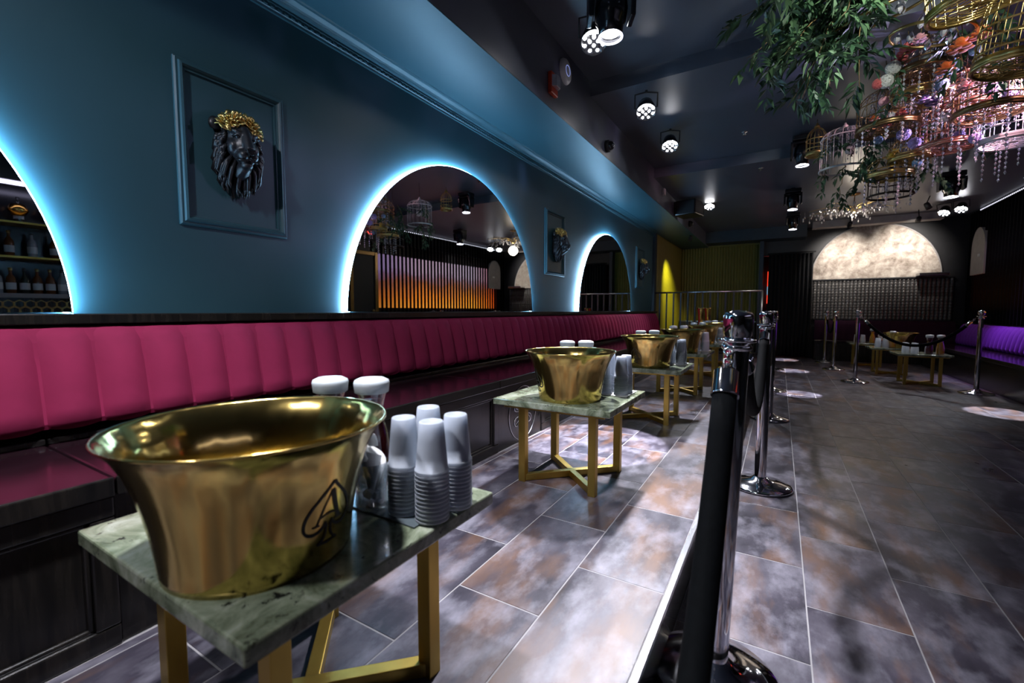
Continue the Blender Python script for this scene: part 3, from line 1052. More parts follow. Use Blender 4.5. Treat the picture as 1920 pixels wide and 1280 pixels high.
# cup : mouth down
def cup_mesh():
    H = 0.118
    b = MB()
    b.lathe([(0.0385, 0.0), (0.0408, 0.0008), (0.0408, 0.0046), (0.0382, 0.0056), (0.0360, 0.035), (0.0325, 0.075), (0.0290, H - 0.003), (0.0275, H), (0.0235, H), (0.0225, H - 0.004), (0.0, H - 0.004)], 28)
    b.v = [(x * 0.85, y * 0.85, z * 0.85) for x, y, z in b.v]
    return b.mesh('cup', M['cup'])
CUP = cup_mesh()
cup_count = [0]
far_cups = MB()
def cup_stack(x, y, z, n, label, group):
    for k in range(n):
        o = bpy.data.objects.new('plastic_cup', CUP)
        COL.objects.link(o)
        o.location = (x, y, z + k * 0.0083)
        tag(o, label if 0 < k < n - 1 else label.replace('frosted plastic cup nested upside down in', 'topmost frosted plastic cup of' if k else 'lowest frosted plastic cup of'), 'cup', group)
        cup_count[0] += 1
def cup_stack_far(x, y, z, n):
    far_cups.lathe([(0.034, z), (0.034, z + 0.0083 * n), (0.031, z + 0.0083 * n + 0.03), (0.0245, z + 0.0083 * n + 0.092), (0.0, z + 0.0083 * n + 0.093)], 12, c=(x, y, 0))

def make_carafe(juice, foam, H=0.0):
    t = thing('carafe', '', 'carafe', (0, 0, 0), 0, 'lidded juice carafes')
    prof = [(0.0, 0.002), (0.042, 0.002), (0.045, 0.012), (0.044, 0.07), (0.036, 0.125), (0.026, 0.160), (0.024, 0.175), (0.030, 0.205), (0.038, 0.232)]
    MB().lathe(prof, 28).build('glass_body', M['glass'], t)
    MB().lathe([(0.0, 0.005), (0.040, 0.005), (0.042, 0.014), (0.041, 0.07), (0.0335, 0.125), (0.0235, 0.160), (0.0215, 0.175), (0.0, 0.176)], 24).build('juice', M[juice], t)
    MB().lathe([(0.0, 0.176), (0.0215, 0.176), (0.0265, 0.204), (0.0, 0.205)], 24).build('foam', M[foam], t)
    MB().lathe([(0.0365, 0.222), (0.0400, 0.224), (0.0425, 0.246), (0.040, 0.253), (0.030, 0.258), (0.0, 0.260)], 28).build('lid', M['lidw'], t)
    return t

def make_glass():
    t = thing('napkin_tumbler', '', 'tumbler', (0, 0, 0), 0, 'tumblers holding folded napkins')
    MB().lathe([(0.0, 0.003), (0.028, 0.003), (0.029, 0.0), (0.030, 0.002), (0.037, 0.100), (0.0355, 0.100), (0.0285, 0.010), (0.0, 0.010)], 28).build('glass', M['glass'], t)
    ice = MB()
    rr = random.Random(5)
    for k in range(9):
        a = rr.random() * 6.28; r = 0.016 * rr.random() ** 0.5
        Mr = Matrix.Rotation(rr.random() * 3, 3, 'X') @ Matrix.Rotation(rr.random() * 3, 3, 'Z')
        vs_ = [Mr @ Vector((i * 0.007, j * 0.007, k2 * 0.007)) + Vector((r * math.cos(a), r * math.sin(a), 0.022 + 0.0015 * k)) for i in (-1, 1) for j in (-1, 1) for k2 in (-1, 1)]
        ice.add(vs_, [(0, 1, 3, 2), (4, 6, 7, 5), (0, 4, 5, 1), (2, 3, 7, 6), (0, 2, 6, 4), (1, 5, 7, 3)])
    io = ice.build('ice_cubes', M['ice'], t); io['kind'] = 'stuff'
    # rolled napkin cone with a loop at the top
    nb = MB()
    n = 20
    vs_, fs_ = [], []
    for i in range(n + 1):
        s = i / n
        a = R(-160) + R(330) * s
        vs_.append((0.003 * math.cos(a), 0.003 * math.sin(a), 0.018))
        rr_ = 0.031 - 0.004 * s
        vs_.append((rr_ * math.cos(a), rr_ * math.sin(a), 0.095 + 0.030 * math.sin(PI * s) + 0.02 * s))
    for i in range(n):
        fs_.append((2 * i, 2 * i + 2, 2 * i + 3, 2 * i + 1))
    nb.add(vs_, fs_, True)
    lp = []
    for i in range(13):
        a = R(-60 + 250 * i / 12)
        lp.append((0.006, 0.006 + 0.026 * math.cos(a), 0.132 + 0.026 * math.sin(a)))
    nb.tube(lp, [0.012] * 13, 8, flat=0.5)
    no = nb.build('napkin', M['paper'], t)
    md = no.modifiers.new('solid', 'SOLIDIFY'); md.thickness = 0.0016
    return t

table0 = make_table()
bucket0 = make_bucket()
car_r = make_carafe('juice_r', 'juice_p')
car_o = make_carafe('juice_o', 'juice_o')
car_k = make_carafe('juice_r', 'juice_r')
glass0 = make_glass()
used = set()
def place(proto, loc, rotz, label, group=None):
    if proto.name not in used:
        used.add(proto.name)
        proto.location = loc
        proto.rotation_euler = (0, 0, rotz)
        proto['label'] = label
        if group: proto['group'] = group
        return proto
    return copy_tree(proto, loc, rotz, label, group)

ORD = ['nearest', 'second', 'third', 'fourth', 'fifth', 'sixth']
TC = [(-0.858, 0.568), (-0.890, 2.080), (-0.875, 3.560), (-0.880, 4.930), (-0.885, 6.330), (-0.890, 7.760)]
for i, (tx, ty) in enumerate(TC):
    nm = ORD[i]
    lab = ['green granite table on gold legs nearest the camera, under the large brass bucket',
           'second granite table from the camera, gold legs on the lit tiles',
           'third granite table in the row along the bench', 'fourth granite table in the row along the bench',
           'fifth granite table in the row along the bench', 'last granite table in the row, by the railing'][i]
    place(table0, (tx, ty, PH), 0, lab)
    bx, by = (tx + 0.075, ty - 0.135) if i == 0 else (tx + 0.03, ty - 0.10)
    place(bucket0, (bx, by, TZ), R(8) if i == 0 else R(205 + 20 * i),
          'large brass champagne bucket with black spade emblem on the ' + nm + ' table' if i == 0 else 'flared brass champagne bucket on the ' + nm + ' table in the row')
    # mat and four stacks of cups on the far half
    mt = MB().box(tx - 0.06, tx + 0.262, ty + 0.055, ty + 0.250, TZ + 0.0005, TZ + 0.004).build('serving_mat', M['mat'] if i == 0 else M['paper'], origin=(tx + 0.05, ty + 0.13, TZ), bevel=0.001)
    tag(mt, 'flat %s mat under the cups on the %s table' % ('grey slate' if i == 0 else 'white paper', nm), 'mat', 'serving mats on the tables')
    mz = TZ + 0.0042
    if i == 0:
        sp = [(-0.664, 0.668, 13, 'left'), (-0.592, 0.672, 13, 'front'), (-0.588, 0.745, 13, 'right'), (-0.662, 0.742, 14, 'rear')]
    else:
        sp = [(tx + 0.13, ty + 0.115, 12, 'left'), (tx + 0.218, ty + 0.105, 12, 'front'), (tx + 0.218, ty + 0.190, 12, 'right'), (tx + 0.13, ty + 0.200, 12, 'rear')]
    for (x_, y_, n_, w_) in sp:
        if i < 6:
            cup_stack(x_, y_, mz, n_, 'frosted plastic cup nested upside down in the %s stack on the %s table' % (w_, nm), '%s cup stack on the %s table' % (w_, nm))
        else:
            cup_stack_far(x_, y_, mz, n_)
    # carafes and napkin tumbler between the bucket and the wall side
    cxy = [(-0.845, 0.745), (-0.940, 0.700)] if i == 0 else [(tx - 0.01, ty + 0.205), (tx - 0.12, ty + 0.205)]
    place(car_r, (*cxy[0], mz if i == 0 else mz), 0.3, ('lidded glass carafe of dark red juice behind the cups on the %s table' if i else 'lidded glass carafe of dark red and pink juice on the %s table') % nm)
    place(car_o, (*cxy[1], mz if cxy[1][0] > tx - 0.1 else TZ), 0.9, 'lidded glass carafe of orange juice half hidden by the bucket on the %s table' % nm)
    if i < 3:
        gx, gy = (-0.738, 0.645) if i == 0 else (tx + 0.055, ty + 0.07)
        if i == 0:
            place(glass0, (gx, gy, mz), R(200), 'clear tumbler with a rolled white napkin beside the nearest brass bucket')
# two tall gold vases on the last table
gv = MB().lathe([(0.0, 0.0), (0.050, 0.0), (0.052, 0.01), (0.040, 0.10), (0.034, 0.20), (0.042, 0.36), (0.058, 0.46), (0.060, 0.47), (0.056, 0.47), (0.038, 0.36), (0.0, 0.34)], 28)
gv0 = gv.build('gold_vase', M['gold'], origin=(0, 0, 0))
gv0.location = (-1.02, 7.98, TZ)
tag(gv0, 'left one of two tall brass vases on the last table by the railing', 'vase', 'tall brass vases')
g2 = gv0.copy(); COL.objects.link(g2); g2.location = (-1.10, 7.80, TZ); g2['label'] = 'right one of two tall brass vases on the last table by the railing'

# ================================================================ STANCHIONS AND ROPES
def make_stanchion(kind):
    t = thing('stanchion', '', 'stanchion', (0, 0, 0), 0, 'chrome rope stanchions')
    MB().lathe([(0.0, 0.0), (0.158, 0.0), (0.162, 0.004), (0.162, 0.012), (0.156, 0.017), (0.10, 0.028), (0.05, 0.042), (0.030, 0.060), (0.0, 0.062)], 48).build('base', M['chrome'], t)
    if kind == 'flat':
        MB().lathe([(0.0305, 0.05), (0.0305, 0.90)], 28).build('pole', M['chrome'], t)
        cap_ = MB().lathe([(0.0305, 0.895), (0.036, 0.900), (0.036, 0.906), (0.0315, 0.909), (0.0315, 0.932), (0.0335, 0.936), (0.0350, 0.975), (0.0350, 0.982), (0.032, 0.990), (0.018, 0.996), (0.0, 0.998)], 36)
        cap_ = cap_.build('cap', M['chrome'], t)
        MB().tube([(0.041 * math.cos(2 * PI * k / 24), 0.041 * math.sin(2 * PI * k / 24), 0.921) for k in range(25)], 0.0045, 6, cap=False).build('hook_ring', M['chrome'], cap_)
    else:
        MB().lathe([(0.024, 0.05), (0.024, 0.91)], 20).build('pole', M['chrome'], t)
        MB().lathe([(0.024, 0.90), (0.030, 0.905), (0.030, 0.915), (0.016, 0.925), (0.014, 0.940), (0.026, 0.948), (0.036, 0.968), (0.036, 0.980), (0.024, 0.998), (0.0, 1.004)], 20).build('finial', M['chrome'], t)
        MB().tube([(0.040 * math.cos(2 * PI * k / 20), 0.040 * math.sin(2 * PI * k / 20), 0.930) for k in range(21)], 0.0045, 6, cap=False).build('hook_ring', M['chrome'], t)
    return t
sA = make_stanchion('flat')
sB = make_stanchion('ball')
LS = [(-0.118, 1.270), (-0.062, 2.86), (-0.050, 4.71), (-0.052, 6.37), (-0.060, 8.70), (-0.10, -0.42)]
lab_ = ['chrome stanchion nearest the camera, holding the thick black rope', 'second chrome stanchion along the platform step',
        'third chrome stanchion along the platform step', 'fourth chrome stanchion along the platform step', 'last chrome stanchion along the platform step, by the railing',
        'chrome stanchion beside the camera that carries the near end of the rope']
for (x, y), l in zip(LS, lab_):
    q_ = place(sA, (x, y, 0), 0, l)
    q_.rotation_euler[1] = R(1.7) if y == LS[0][1] else 0.0
    q_.location[2] = 0.004 if y == LS[0][1] else 0.0
RS = [(0.775, 10.45), (0.815, 9.25), (0.935, 7.77), (2.06, 7.42)]
lab_ = ['smallest farthest chrome stanchion before the ribbed half wall', 'second chrome stanchion of the right group, left of the rope end',
        'chrome stanchion at the left end of the swagged black rope', 'chrome stanchion at the right end of the swagged rope, by the purple bench']
for (x, y), l in zip(RS, lab_):
    place(sB, (x, y, 0), 0, l)

def make_rope(a, b, sag, rad, label, z=0.915, off=0.045, n=28):
    A, B = Vector((a[0], a[1], z)), Vector((b[0], b[1], z))
    d = (B - A).normalized()
    side = Vector((0, 0, 0))
    A = A + d * off; B = B - d * off
    t = thing('velvet_rope', label, 'rope', tuple(A), 0, 'black velvet ropes')
    def P(s):
        p = A.lerp(B, s)
        p.z = z - 0.006 - sag * (1 - (2 * s - 1) ** 2) - 0.0
        return p - A
    # places of the ferrule ends measured along the rope
    acc, s0, s1 = 0.0, None, None
    for i in range(4000):
        acc += (P((i + 1) / 4000) - P(i / 4000)).length
        if s0 is None and acc > 0.055: s0 = i / 4000
        if s1 is None and acc > 0.118:
            s1 = i / 4000
            break
    pts = [P(s1 + (1 - 2 * s1) * i / n) for i in range(n + 1)]
    MB().tube(pts, rad, 18).build('rope', M['rope'], t)
    for e in (0, 1):
        f = (lambda s: P(s)) if e == 0 else (lambda s: P(1 - s))
        m_ = MB()
        q0, q1 = f(s0), f(s1 + 0.002)
        m_.tube([q0, q0.lerp(q1, 0.12), q0.lerp(q1, 0.13), q0.lerp(q1, 0.9), q0.lerp(q1, 0.92), q1], [rad * 0.75, rad * 0.95, rad * 1.08, rad * 1.08, rad * 1.16, rad * 1.16], 18)
        m_.build('ferrule', M['chrome'], t)
        c = MB()
        for k in range(4):
            ca = f(s0 * (k + 0.0) / 4.0); cb = f(s0 * (k + 1.25) / 4.0)
            mid = (ca + cb) / 2
            dd = (cb - ca)
            u = Vector((0, 0, 1)) if k % 2 else Vector((0, 0, 1)).cross(dd).normalized()
            u = (u - dd.normalized() * u.dot(dd.normalized())).normalized()
            loop = [mid + dd * 0.5 * math.cos(2 * PI * i / 14) + u * 0.009 * math.sin(2 * PI * i / 14) for i in range(15)]
            c.tube(loop, 0.0028, 5, cap=False)
        co_ = c.build('hook_chain', M['chrome'], t)
        co_['kind'] = 'stuff'
    return t
make_rope((-0.102, 1.235), (-0.112, -0.42), 0.70, 0.0265, 'thick black velvet rope running from the nearest stanchion towards the camera')
make_rope((-0.085, 1.30), (-0.062, 2.83), 0.30, 0.024, 'black velvet rope between the nearest and the second stanchion')
make_rope((-0.06, 2.90), (-0.05, 4.68), 0.30, 0.020, 'black velvet rope between the second and the third stanchion')
make_rope((-0.05, 4.74), (-0.052, 6.34), 0.30, 0.020, 'black velvet rope between the third and the fourth stanchion')
make_rope(RS[2], RS[3], 0.36, 0.019, 'black rope swagged between two stanchions in front of the purple bench')
make_rope(RS[0], RS[1], 0.30, 0.016, 'black rope between the two farthest stanchions')

# ================================================================ PURPLE BENCHES ON THE RIGHT
pb = thing('tufted_cushion', 'purple velvet backrest with vertical channels along the right wall', 'cushion', (XR - 0.05, 8.6, 0.428))
Pp = [(0.0, 0.335), (-0.10, 0.345), (-0.135, 0.335), (-0.160, 0.30), (-0.185, 0.22), (-0.205, 0.12), (-0.215, 0.04), (-0.205, 0.012), (-0.16, 0.004)]
def wn(P):
    out = []
    for i, (x, z) in enumerate(P):
        a = P[max(0, i - 1)]; b = P[min(len(P) - 1, i + 1)]
        tx, tz = b[0] - a[0], b[1] - a[1]
        L = math.hypot(tx, tz)
        out.append((x, z, tz / L, -tx / L))
    return out
pm = channel_mesh(0.135, 0.026, M['purple'], wn(Pp))
y = 6.64
while y < 10.70:
    o = bpy.data.objects.new('channel', pm); COL.objects.link(o); o.parent = pb; o.location = (0, y - 8.6, 0)
    y += 0.135
MB().prism(Pp + [(0.0, 0.0)], lambda u, v, w: (u, w - 8.6, v), 6.572, y - 0.068).build('backing', M['purple'], pb, fix=True)
b1 = thing('banquette_bench', 'black bench under the purple backrest on the right', 'bench', (2.23, 6.58, 0))
MB().box(0.0, 0.67, 0.0, 4.20, 0.375, 0.412).build('seat', M['seat'], b1, bevel=0.006)
MB().box(-0.006, 0.006, 0.0, 4.20, 0.368, 0.416).build('seat_edge', M['wood'], b1, bevel=0.003)
MB().box(0.03, 0.67, 0.0, 4.20, 0.0, 0.375).build('body', M['wood'], b1)
b2 = thing('banquette_bench', 'dark bench with plum backrest under the ribbed half wall', 'bench', (0.62, 10.82, 0))
MB().box(0.0, 2.27, 0.0, 0.50, 0.375, 0.412).build('seat', M['seat'], b2, bevel=0.006)
MB().box(0.0, 2.27, 0.03, 0.50, 0.0, 0.375).build('body', M['wood'], b2)
pm2 = channel_mesh(0.135, 0.02, M['dpurple'], [(0.0 + 0.0, 0.80, 0, 1), (-0.06, 0.79, -0.7, 0.7), (-0.10, 0.70, -1, 0), (-0.14, 0.45, -1, 0), (-0.14, 0.414, -1, 0)])
for i in range(16):
    o = bpy.data.objects.new('channel', pm2); COL.objects.link(o); o.parent = b2; o.location = (0.08 + i * 0.135, 0.50, 0); o.rotation_euler = (0, 0, PI / 2)

# three granite tables on the main floor before the purple bench
def make_low_table():
    t = thing('side_table', '', 'table', (0, 0, 0), 0, 'square granite tables by the purple bench')
    h = 0.42
    MB().box(-0.28, 0.28, -0.27, 0.27, h - 0.026, h).build('granite_top', M['marble'], t, bevel=0.004)
    MB().box(-0.25, 0.25, -0.24, 0.24, h - 0.040, h - 0.026).build('apron', M['goldpaint'], t)
    w, L = 0.017, 0.178
    for sx in (-1, 1):
        for sy in (-1, 1):
            MB().box(sx * L - w, sx * L + w, sy * L - w, sy * L + w, 0, h - 0.040).build('leg', M['goldpaint'], t, bevel=0.002)
    for s in (-1, 1):
        Mr = Matrix.Rotation(s * PI / 4, 4, 'Z')
        MB().box(-L * 1.414 + 0.006, L * 1.414 - 0.006, -0.015, 0.015, 0.002 + 0.0005 * s, 0.032 + 0.0005 * s, Mr).build('cross_bar', M['goldpaint'], t, bevel=0.002)
    return t
lt = make_low_table()
RT = [(1.66, 8.05), (1.52, 9.12), (1.38, 10.25)]
rl = ['granite table with orange and dark carafes behind the swagged rope', 'middle granite table in front of the purple bench', 'farthest granite table in front of the plum bench']
for i, ((x, y), l) in enumerate(zip(RT, rl)):
    place(lt, (x, y, 0), 0, l)
    for dx, dy in ((-0.16, -0.10), (-0.07, -0.12), (-0.16, 0.0), (-0.07, -0.02)):
        cup_stack_far(x + dx, y + dy, 0.4205, 6)
    if i == 0:
        place(car_k, (x + 0.06, y - 0.14, 0.4205), 0, 'dark juice carafe next to the orange one behind the swagged rope')
        place(car_o, (x + 0.18, y - 0.10, 0.4205), 0, 'orange juice carafe standing out behind the swagged rope')
    elif i == 1:
        place(car_o, (x + 0.02, y - 0.05, 0.4205), 0, 'orange juice carafe on the middle table before the purple bench')
        place(bucket0, (x + 0.13, y + 0.05, 0.4205), 0.5, 'brass bucket on the middle table before the purple bench')
    else:
        place(car_o, (x + 0.05, y - 0.18, 0.4205), 0, 'orange juice carafe on the farthest table by the plum bench')
        place(glass0, (x + 0.16, y - 0.18, 0.4205), R(120), 'clear tumbler with white napkin on the farthest table by the plum bench')
fc = far_cups.build('plastic_cups', M['cup'])
tag(fc, 'far stacks of frosted plastic cups on the last tables and by the purple bench', 'cups', None, 'stuff')
# ================================================================ LAMPS AND CEILING EQUIPMENT
def aim_matrix(d):
    return Vector(d).to_track_quat('-Z', 'Y').to_matrix()
def par_can(loc, aim, ceil, energy, label, angle=70, color=(0.90, 0.90, 1.0), blend=0.85):
    t = thing('par_light', label, 'stage light', loc, 0, 'round LED par lights')
    d = (Vector(aim) - Vector(loc)).normalized()
    A = aim_matrix(d)
    hs_ = MB().lathe([(0.0, 0.13), (0.045, 0.13), (0.058, 0.115), (0.072, 0.06), (0.084, 0.0), (0.080, 0.0), (0.076, 0.012), (0.0, 0.014)], 28, M=A)
    hs_ = hs_.build('housing', M['blackgloss'], t)
    for k, (r, n) in enumerate(((0.025, 4), (0.060, 8))):
        for i in range(n):
            a = 2 * PI * (i + 0.5 * k) / n
            MB().lathe([(0.0105, 0.002), (0.0092, -0.002), (0.0, -0.003)], 10, c=tuple(A @ Vector((r * math.cos(a), r * math.sin(a), 0.010))), M=A).build('lens', M['lens'], hs_)
    # yoke up to the ceiling
    u = A @ Vector((1, 0, 0)); u.z = 0; u.normalize()
    top = ceil - loc[2]
    b = A @ Vector((0, 0, 0.06))
    y_ = MB().tube([b + u * 0.078, b + u * 0.092, Vector((u.x * 0.092, u.y * 0.092, max(b.z, 0) + 0.10)), Vector((0, 0, max(b.z, 0) + 0.115)), Vector((-u.x * 0.092, -u.y * 0.092, max(b.z, 0) + 0.10)), b - u * 0.092, b - u * 0.078], 0.007, 6)
    y_.tube([(0, 0, max(b.z, 0) + 0.11), (0, 0, top)], 0.012, 8)
    y_.build('yoke', M['black'], t)
    if energy:
        sp = spot('par_beam', Vector(loc) + d * 0.03, aim, energy, color, angle, blend, 0.06)
    return t
par_can((-1.05, 2.74, 2.66), (-0.56, 1.50, 0.1), 2.98, 640, 'par light nearest the camera, next to the lit moving head', 42)
par_can((-1.035, 3.94, 2.68), (-0.55, 2.4, 0.1), 2.86, 560, 'par light with all round lenses facing the camera, past the first ceiling step', 42)
par_can((-1.03, 4.88, 2.68), (-0.62, 3.4, 0.1), 2.86, 560, 'third par light of the row along the soffit', 44)
par_can((-1.05, 8.05, 2.69), (-0.9, 6.6, 0.2), 2.74, 170, 'far small par light near the railing', 80)
par_can((2.24, 9.98, 2.58), (1.35, 8.6, 0.2), 2.74, 70, 'left one of two bright par lights by the slatted wall', 60)
par_can((2.40, 9.80, 2.585), (1.75, 8.2, 0.2), 2.74, 70, 'right one of two bright par lights by the slatted wall', 60)
par_can((-0.95, 0.55, 2.70), (-0.80, 0.55, 0.4), 2.98, 290, 'added fill par light above the nearest table, out of the frame', 90)  # unseen lamp, added to brighten the near table and bucket
par_can((-0.9, -0.9, 2.70), (-1.5, 0.7, 0.6), 2.98, 110, 'added fill par light behind the camera above the bench', 95)  # another added lamp out of view, fills the near bench and backrest

def moving_head(loc, ceil, label, lit=0.0, aim=None, cone=20, color=(0.9, 0.88, 1.0), s=1.0, rotz=0.0):
    """hangs from the ceiling; loc = centre of the head"""
    t = thing('moving_head_light', label, 'stage light', loc, rotz, 'black moving head lights')
    top = ceil - loc[2]
    MB().box(-0.10 * s, 0.10 * s, -0.085 * s, 0.085 * s, top - 0.075 * s, top - 0.02).box(-0.03 * s, 0.03 * s, -0.03 * s, 0.03 * s, top - 0.025, top).build('base', M['blackgloss'], t, bevel=0.012)
    for sx in (-1, 1):
        MB().prism([(-0.05 * s, -0.05 * s), (0.05 * s, -0.05 * s), (0.07 * s, top - 0.10 * s), (-0.07 * s, top - 0.10 * s)], lambda u, v, w: (w, u, v), sx * 0.088 * s, sx * 0.112 * s).build('yoke_arm', M['blackgloss'], t, bevel=0.006, fix=True)
    MB().box(-0.112 * s, 0.112 * s, -0.06 * s, 0.06 * s, top - 0.105 * s, top - 0.078 * s).build('yoke_bridge', M['blackgloss'], t, bevel=0.006)
    h = MB()
    h.lathe([(0.0, 0.095 * s), (0.052 * s, 0.092 * s), (0.074 * s, 0.065 * s), (0.080 * s, 0.0), (0.074 * s, -0.05 * s), (0.060 * s, -0.075 * s), (0.057 * s, -0.12 * s), (0.052 * s, -0.12 * s), (0.05 * s, -0.105 * s), (0.0, -0.105 * s)], 28, sy=1.15)
    hd_ = h.build('head', M['blackgloss'], t)
    MB().lathe([(0.050 * s, -0.1215 * s), (0.060 * s, -0.1215 * s), (0.060 * s, -0.127 * s), (0.050 * s, -0.127 * s)], 28).build('lens_ring', M['lens2'], hd_)
    MB().lathe([(0.0, -0.112 * s), (0.028 * s, -0.109 * s), (0.045 * s, -0.105 * s)], 20).build('lens', M['lens'] if lit > 50 else M['crystal'], hd_)
    MB().box(-0.028 * s, 0.028 * s, -0.0865 * s, -0.085 * s, -0.018 * s, -0.010 * s).build('name_plate', M['steel'], hd_)
    if lit:
        spot('moving_head_beam', Vector(loc) + Vector((0, 0, -0.135 * s)), aim or (loc[0], loc[1], 0), lit, color, cone, 0.12, 0.02)
    return t
moving_head((-0.875, 2.54, 2.68), 2.98, 'large black moving head with its lens lit, at the top of the picture', 1300, (-1.0, 2.70, 0), 22, s=1.15, rotz=R(28))
moving_head((0.150, 5.75, 2.66), 2.86, 'black moving head left of the white birdcage', 1200, (0.22, 6.30, 0), 11)
moving_head((0.105, 7.62, 2.56), 2.74, 'black moving head behind the one by the white birdcage', 1200, (0.20, 8.70, 0), 11)
moving_head((0.146, 9.45, 2.56), 2.74, 'farthest black moving head before the dark alcove beam', 1200, (0.11, 10.6, 0), 11)
moving_head((1.79, 7.72, 2.56), 2.74, 'black moving head above the two bright par lights on the right', 1300, (1.90, 6.15, 0), 11, s=1.15)

# detector, strobe, cameras, loudspeaker on the soffit face (x = -1.48)
XS = -1.48
sd = thing('smoke_detector', 'white round detector disc on the soffit face', 'detector', (XS, 3.25, 2.825))
RY90 = Matrix.Rotation(R(90), 3, 'Y')
MB().lathe([(0.0, 0.030), (0.06, 0.029), (0.085, 0.020), (0.093, 0.006), (0.093, 0.0)], 36, M=RY90).build('cover', M['white'], sd)
MB().tube([(0.0302, 0.038 * math.cos(2 * PI * k / 24), 0.038 * math.sin(2 * PI * k / 24)) for k in range(25)], 0.002, 5, cap=False).build('status_ring', emit('blue_ring', (0.3, 0.4, 1.0), 0.6), sd)
sr = thing('fire_strobe', 'red fire alarm strobe beside the white disc', 'alarm', (XS, 3.02, 2.63))
MB().box(0.0, 0.030, -0.055, 0.055, -0.075, 0.075).build('housing', M['red'], sr, bevel=0.006)
MB().prism([(0.028, -0.05), (0.062, -0.03), (0.062, 0.03), (0.028, 0.05)], lambda u, v, w: (u, v, w), -0.03, 0.05).build('strobe_lens', M['crystal'], sr, bevel=0.004, fix=True)
def dome_cam(loc, label):
    t = thing('dome_camera', label, 'camera', loc, 0, 'black dome cameras on the soffit')
    MB().lathe([(0.0, 0.0), (0.055, 0.0), (0.055, 0.030), (0.048, 0.036), (0.0, 0.036)], 24, M=RY90).build('mount', M['black'], t)
    MB().ball((0.040, 0, 0), (0.042, 0.042, 0.042), 16, 10).build('dome', M['blackgloss'], t)
    for k in range(6):
        a = k * PI / 3
        MB().ball((0.074, 0.020 * math.cos(a), 0.020 * math.sin(a)), 0.005, 8, 6).build('infrared_lamp', M['crystal'], t)
    return t
dome_cam((XS, 4.22, 2.565), 'nearer black dome camera on the soffit face')
dome_cam((XS, 8.75, 2.58), 'far black dome camera near the alcove')
bx_ = MB().box(0, 0.035, -0.045, 0.045, -0.045, 0.045).build('junction_box', M['white'], origin=(0, 0, 0), bevel=0.006)
bx_.location = (XS, 6.62, 2.672)
tag(bx_, 'small white square box on the soffit before the loudspeaker', 'box')
spk = thing('loudspeaker', 'black wedge loudspeaker hung from the ceiling by the soffit', 'loudspeaker', (-1.28, 7.55, 2.58), R(-12))
MB().prism([(-0.19, -0.10), (0.19, -0.10), (0.19, 0.06), (0.10, 0.12), (-0.19, 0.12)], lambda u, v, w: (w, u, v), -0.17, 0.17).build('cabinet', M['blackgloss'], spk, bevel=0.015, fix=True)
MB().box(-0.15, 0.15, -0.196, -0.190, -0.085, 0.105).build('grille', M['black'], spk)
MB().tube([(0, 0, 0.11), (0, 0, 0.158)], 0.02, 8).build('bracket', M['black'], spk)
for (x, y, z), l in zip([(-0.38, 5.35, 2.86), (-0.26, 6.35, 2.74), (0.62, 6.30, 2.74)], ['small ceiling sprinkler left of the leafy branches', 'small ceiling sprinkler on the far ceiling step', 'small ceiling sprinkler behind the birdcages']):
    s_ = thing('sprinkler', l, 'sprinkler', (x, y, z), 0, 'ceiling sprinklers')
    MB().lathe([(0.0, 0.0), (0.030, 0.0), (0.026, -0.008), (0.010, -0.010), (0.008, -0.030), (0.0, -0.030)], 16).build('rosette', M['steel'], s_)
    MB().lathe([(0.0, -0.028), (0.016, -0.030), (0.016, -0.033), (0.0, -0.033)], 12).build('deflector', M['steel'], s_)

# lights that wash the plaster arch, the alcove and the purple bench (their lamps stand beside them)
def wash_lamp(loc, aim, ceil, energy, color, angle, label, blend=1.0):
    t = thing('wash_lamp', label, 'stage light', loc, 0, 'small black wash lamps')
    d = (Vector(aim) - Vector(loc)).normalized()
    A = aim_matrix(d)
    MB().lathe([(0.0, 0.10), (0.030, 0.10), (0.036, 0.08), (0.040, 0.0), (0.037, 0.0), (0.035, 0.02), (0.0, 0.021)], 20, M=A).build('can', M['black'], t)
    MB().tube([A @ Vector((0, 0, 0.09)), (0, 0, ceil - loc[2])], 0.008, 6).build('stem', M['black'], t)
    spot('wash_beam', Vector(loc) + d * 0.02, aim, energy, color, angle, blend, 0.03)
    return t
wash_lamp((1.05, 10.35, 2.55), (1.02, 11.4, 1.90), 2.74, 140, (1.0, 0.93, 0.86), 76, 'wash lamp on the left aimed at the plaster arch')
wash_lamp((2.0, 10.35, 2.55), (2.03, 11.4, 2.10), 2.74, 140, (1.0, 0.93, 0.86), 76, 'wash lamp on the right aimed at the plaster arch')
wash_lamp((-1.56, 9.35, 2.36), (-2.10, 10.0, 1.15), 2.462, 260, (1.0, 0.92, 0.12), 66, 'wash lamp that lights the olive fluted wall yellow')
wash_lamp((1.9, 9.2, 2.55), (2.75, 8.6, 0.5), 2.74, 170, (0.62, 0.35, 1.0), 60, 'wash lamp that lights the purple backrest')
# ================================================================ BAR AND DOOR ON THE RIGHT (seen in the mirrors)
bb = thing('back_bar', 'lit back bar with honeycomb front and bottles, seen in the left mirror', 'bar', (XR, 1.2, 0))
MB().box(-0.42, 0.0, -2.0, 1.6, 0.0, 1.13).build('cabinet', M['wood'], bb)
MB().box(-0.46, 0.0, -2.02, 1.62, 1.13, 1.175).build('counter', M['greylight'], bb, bevel=0.004)
MB().box(-0.012, 0.0, -2.0, 1.6, 1.175, 2.35).build('back_mirror', M['blackgloss'], bb)
hx = MB()
for i in range(46):
    for j in range(3):
        cy_, cz_ = -1.9 + i * 0.078 + (0.039 if j % 2 else 0), 0.93 + j * 0.068
        pts = [(-0.428, cy_ + 0.040 * math.sin(PI / 3 * k), cz_ + 0.040 * math.cos(PI / 3 * k)) for k in range(7)]
        hx.tube(pts, 0.005, 4, cap=False)
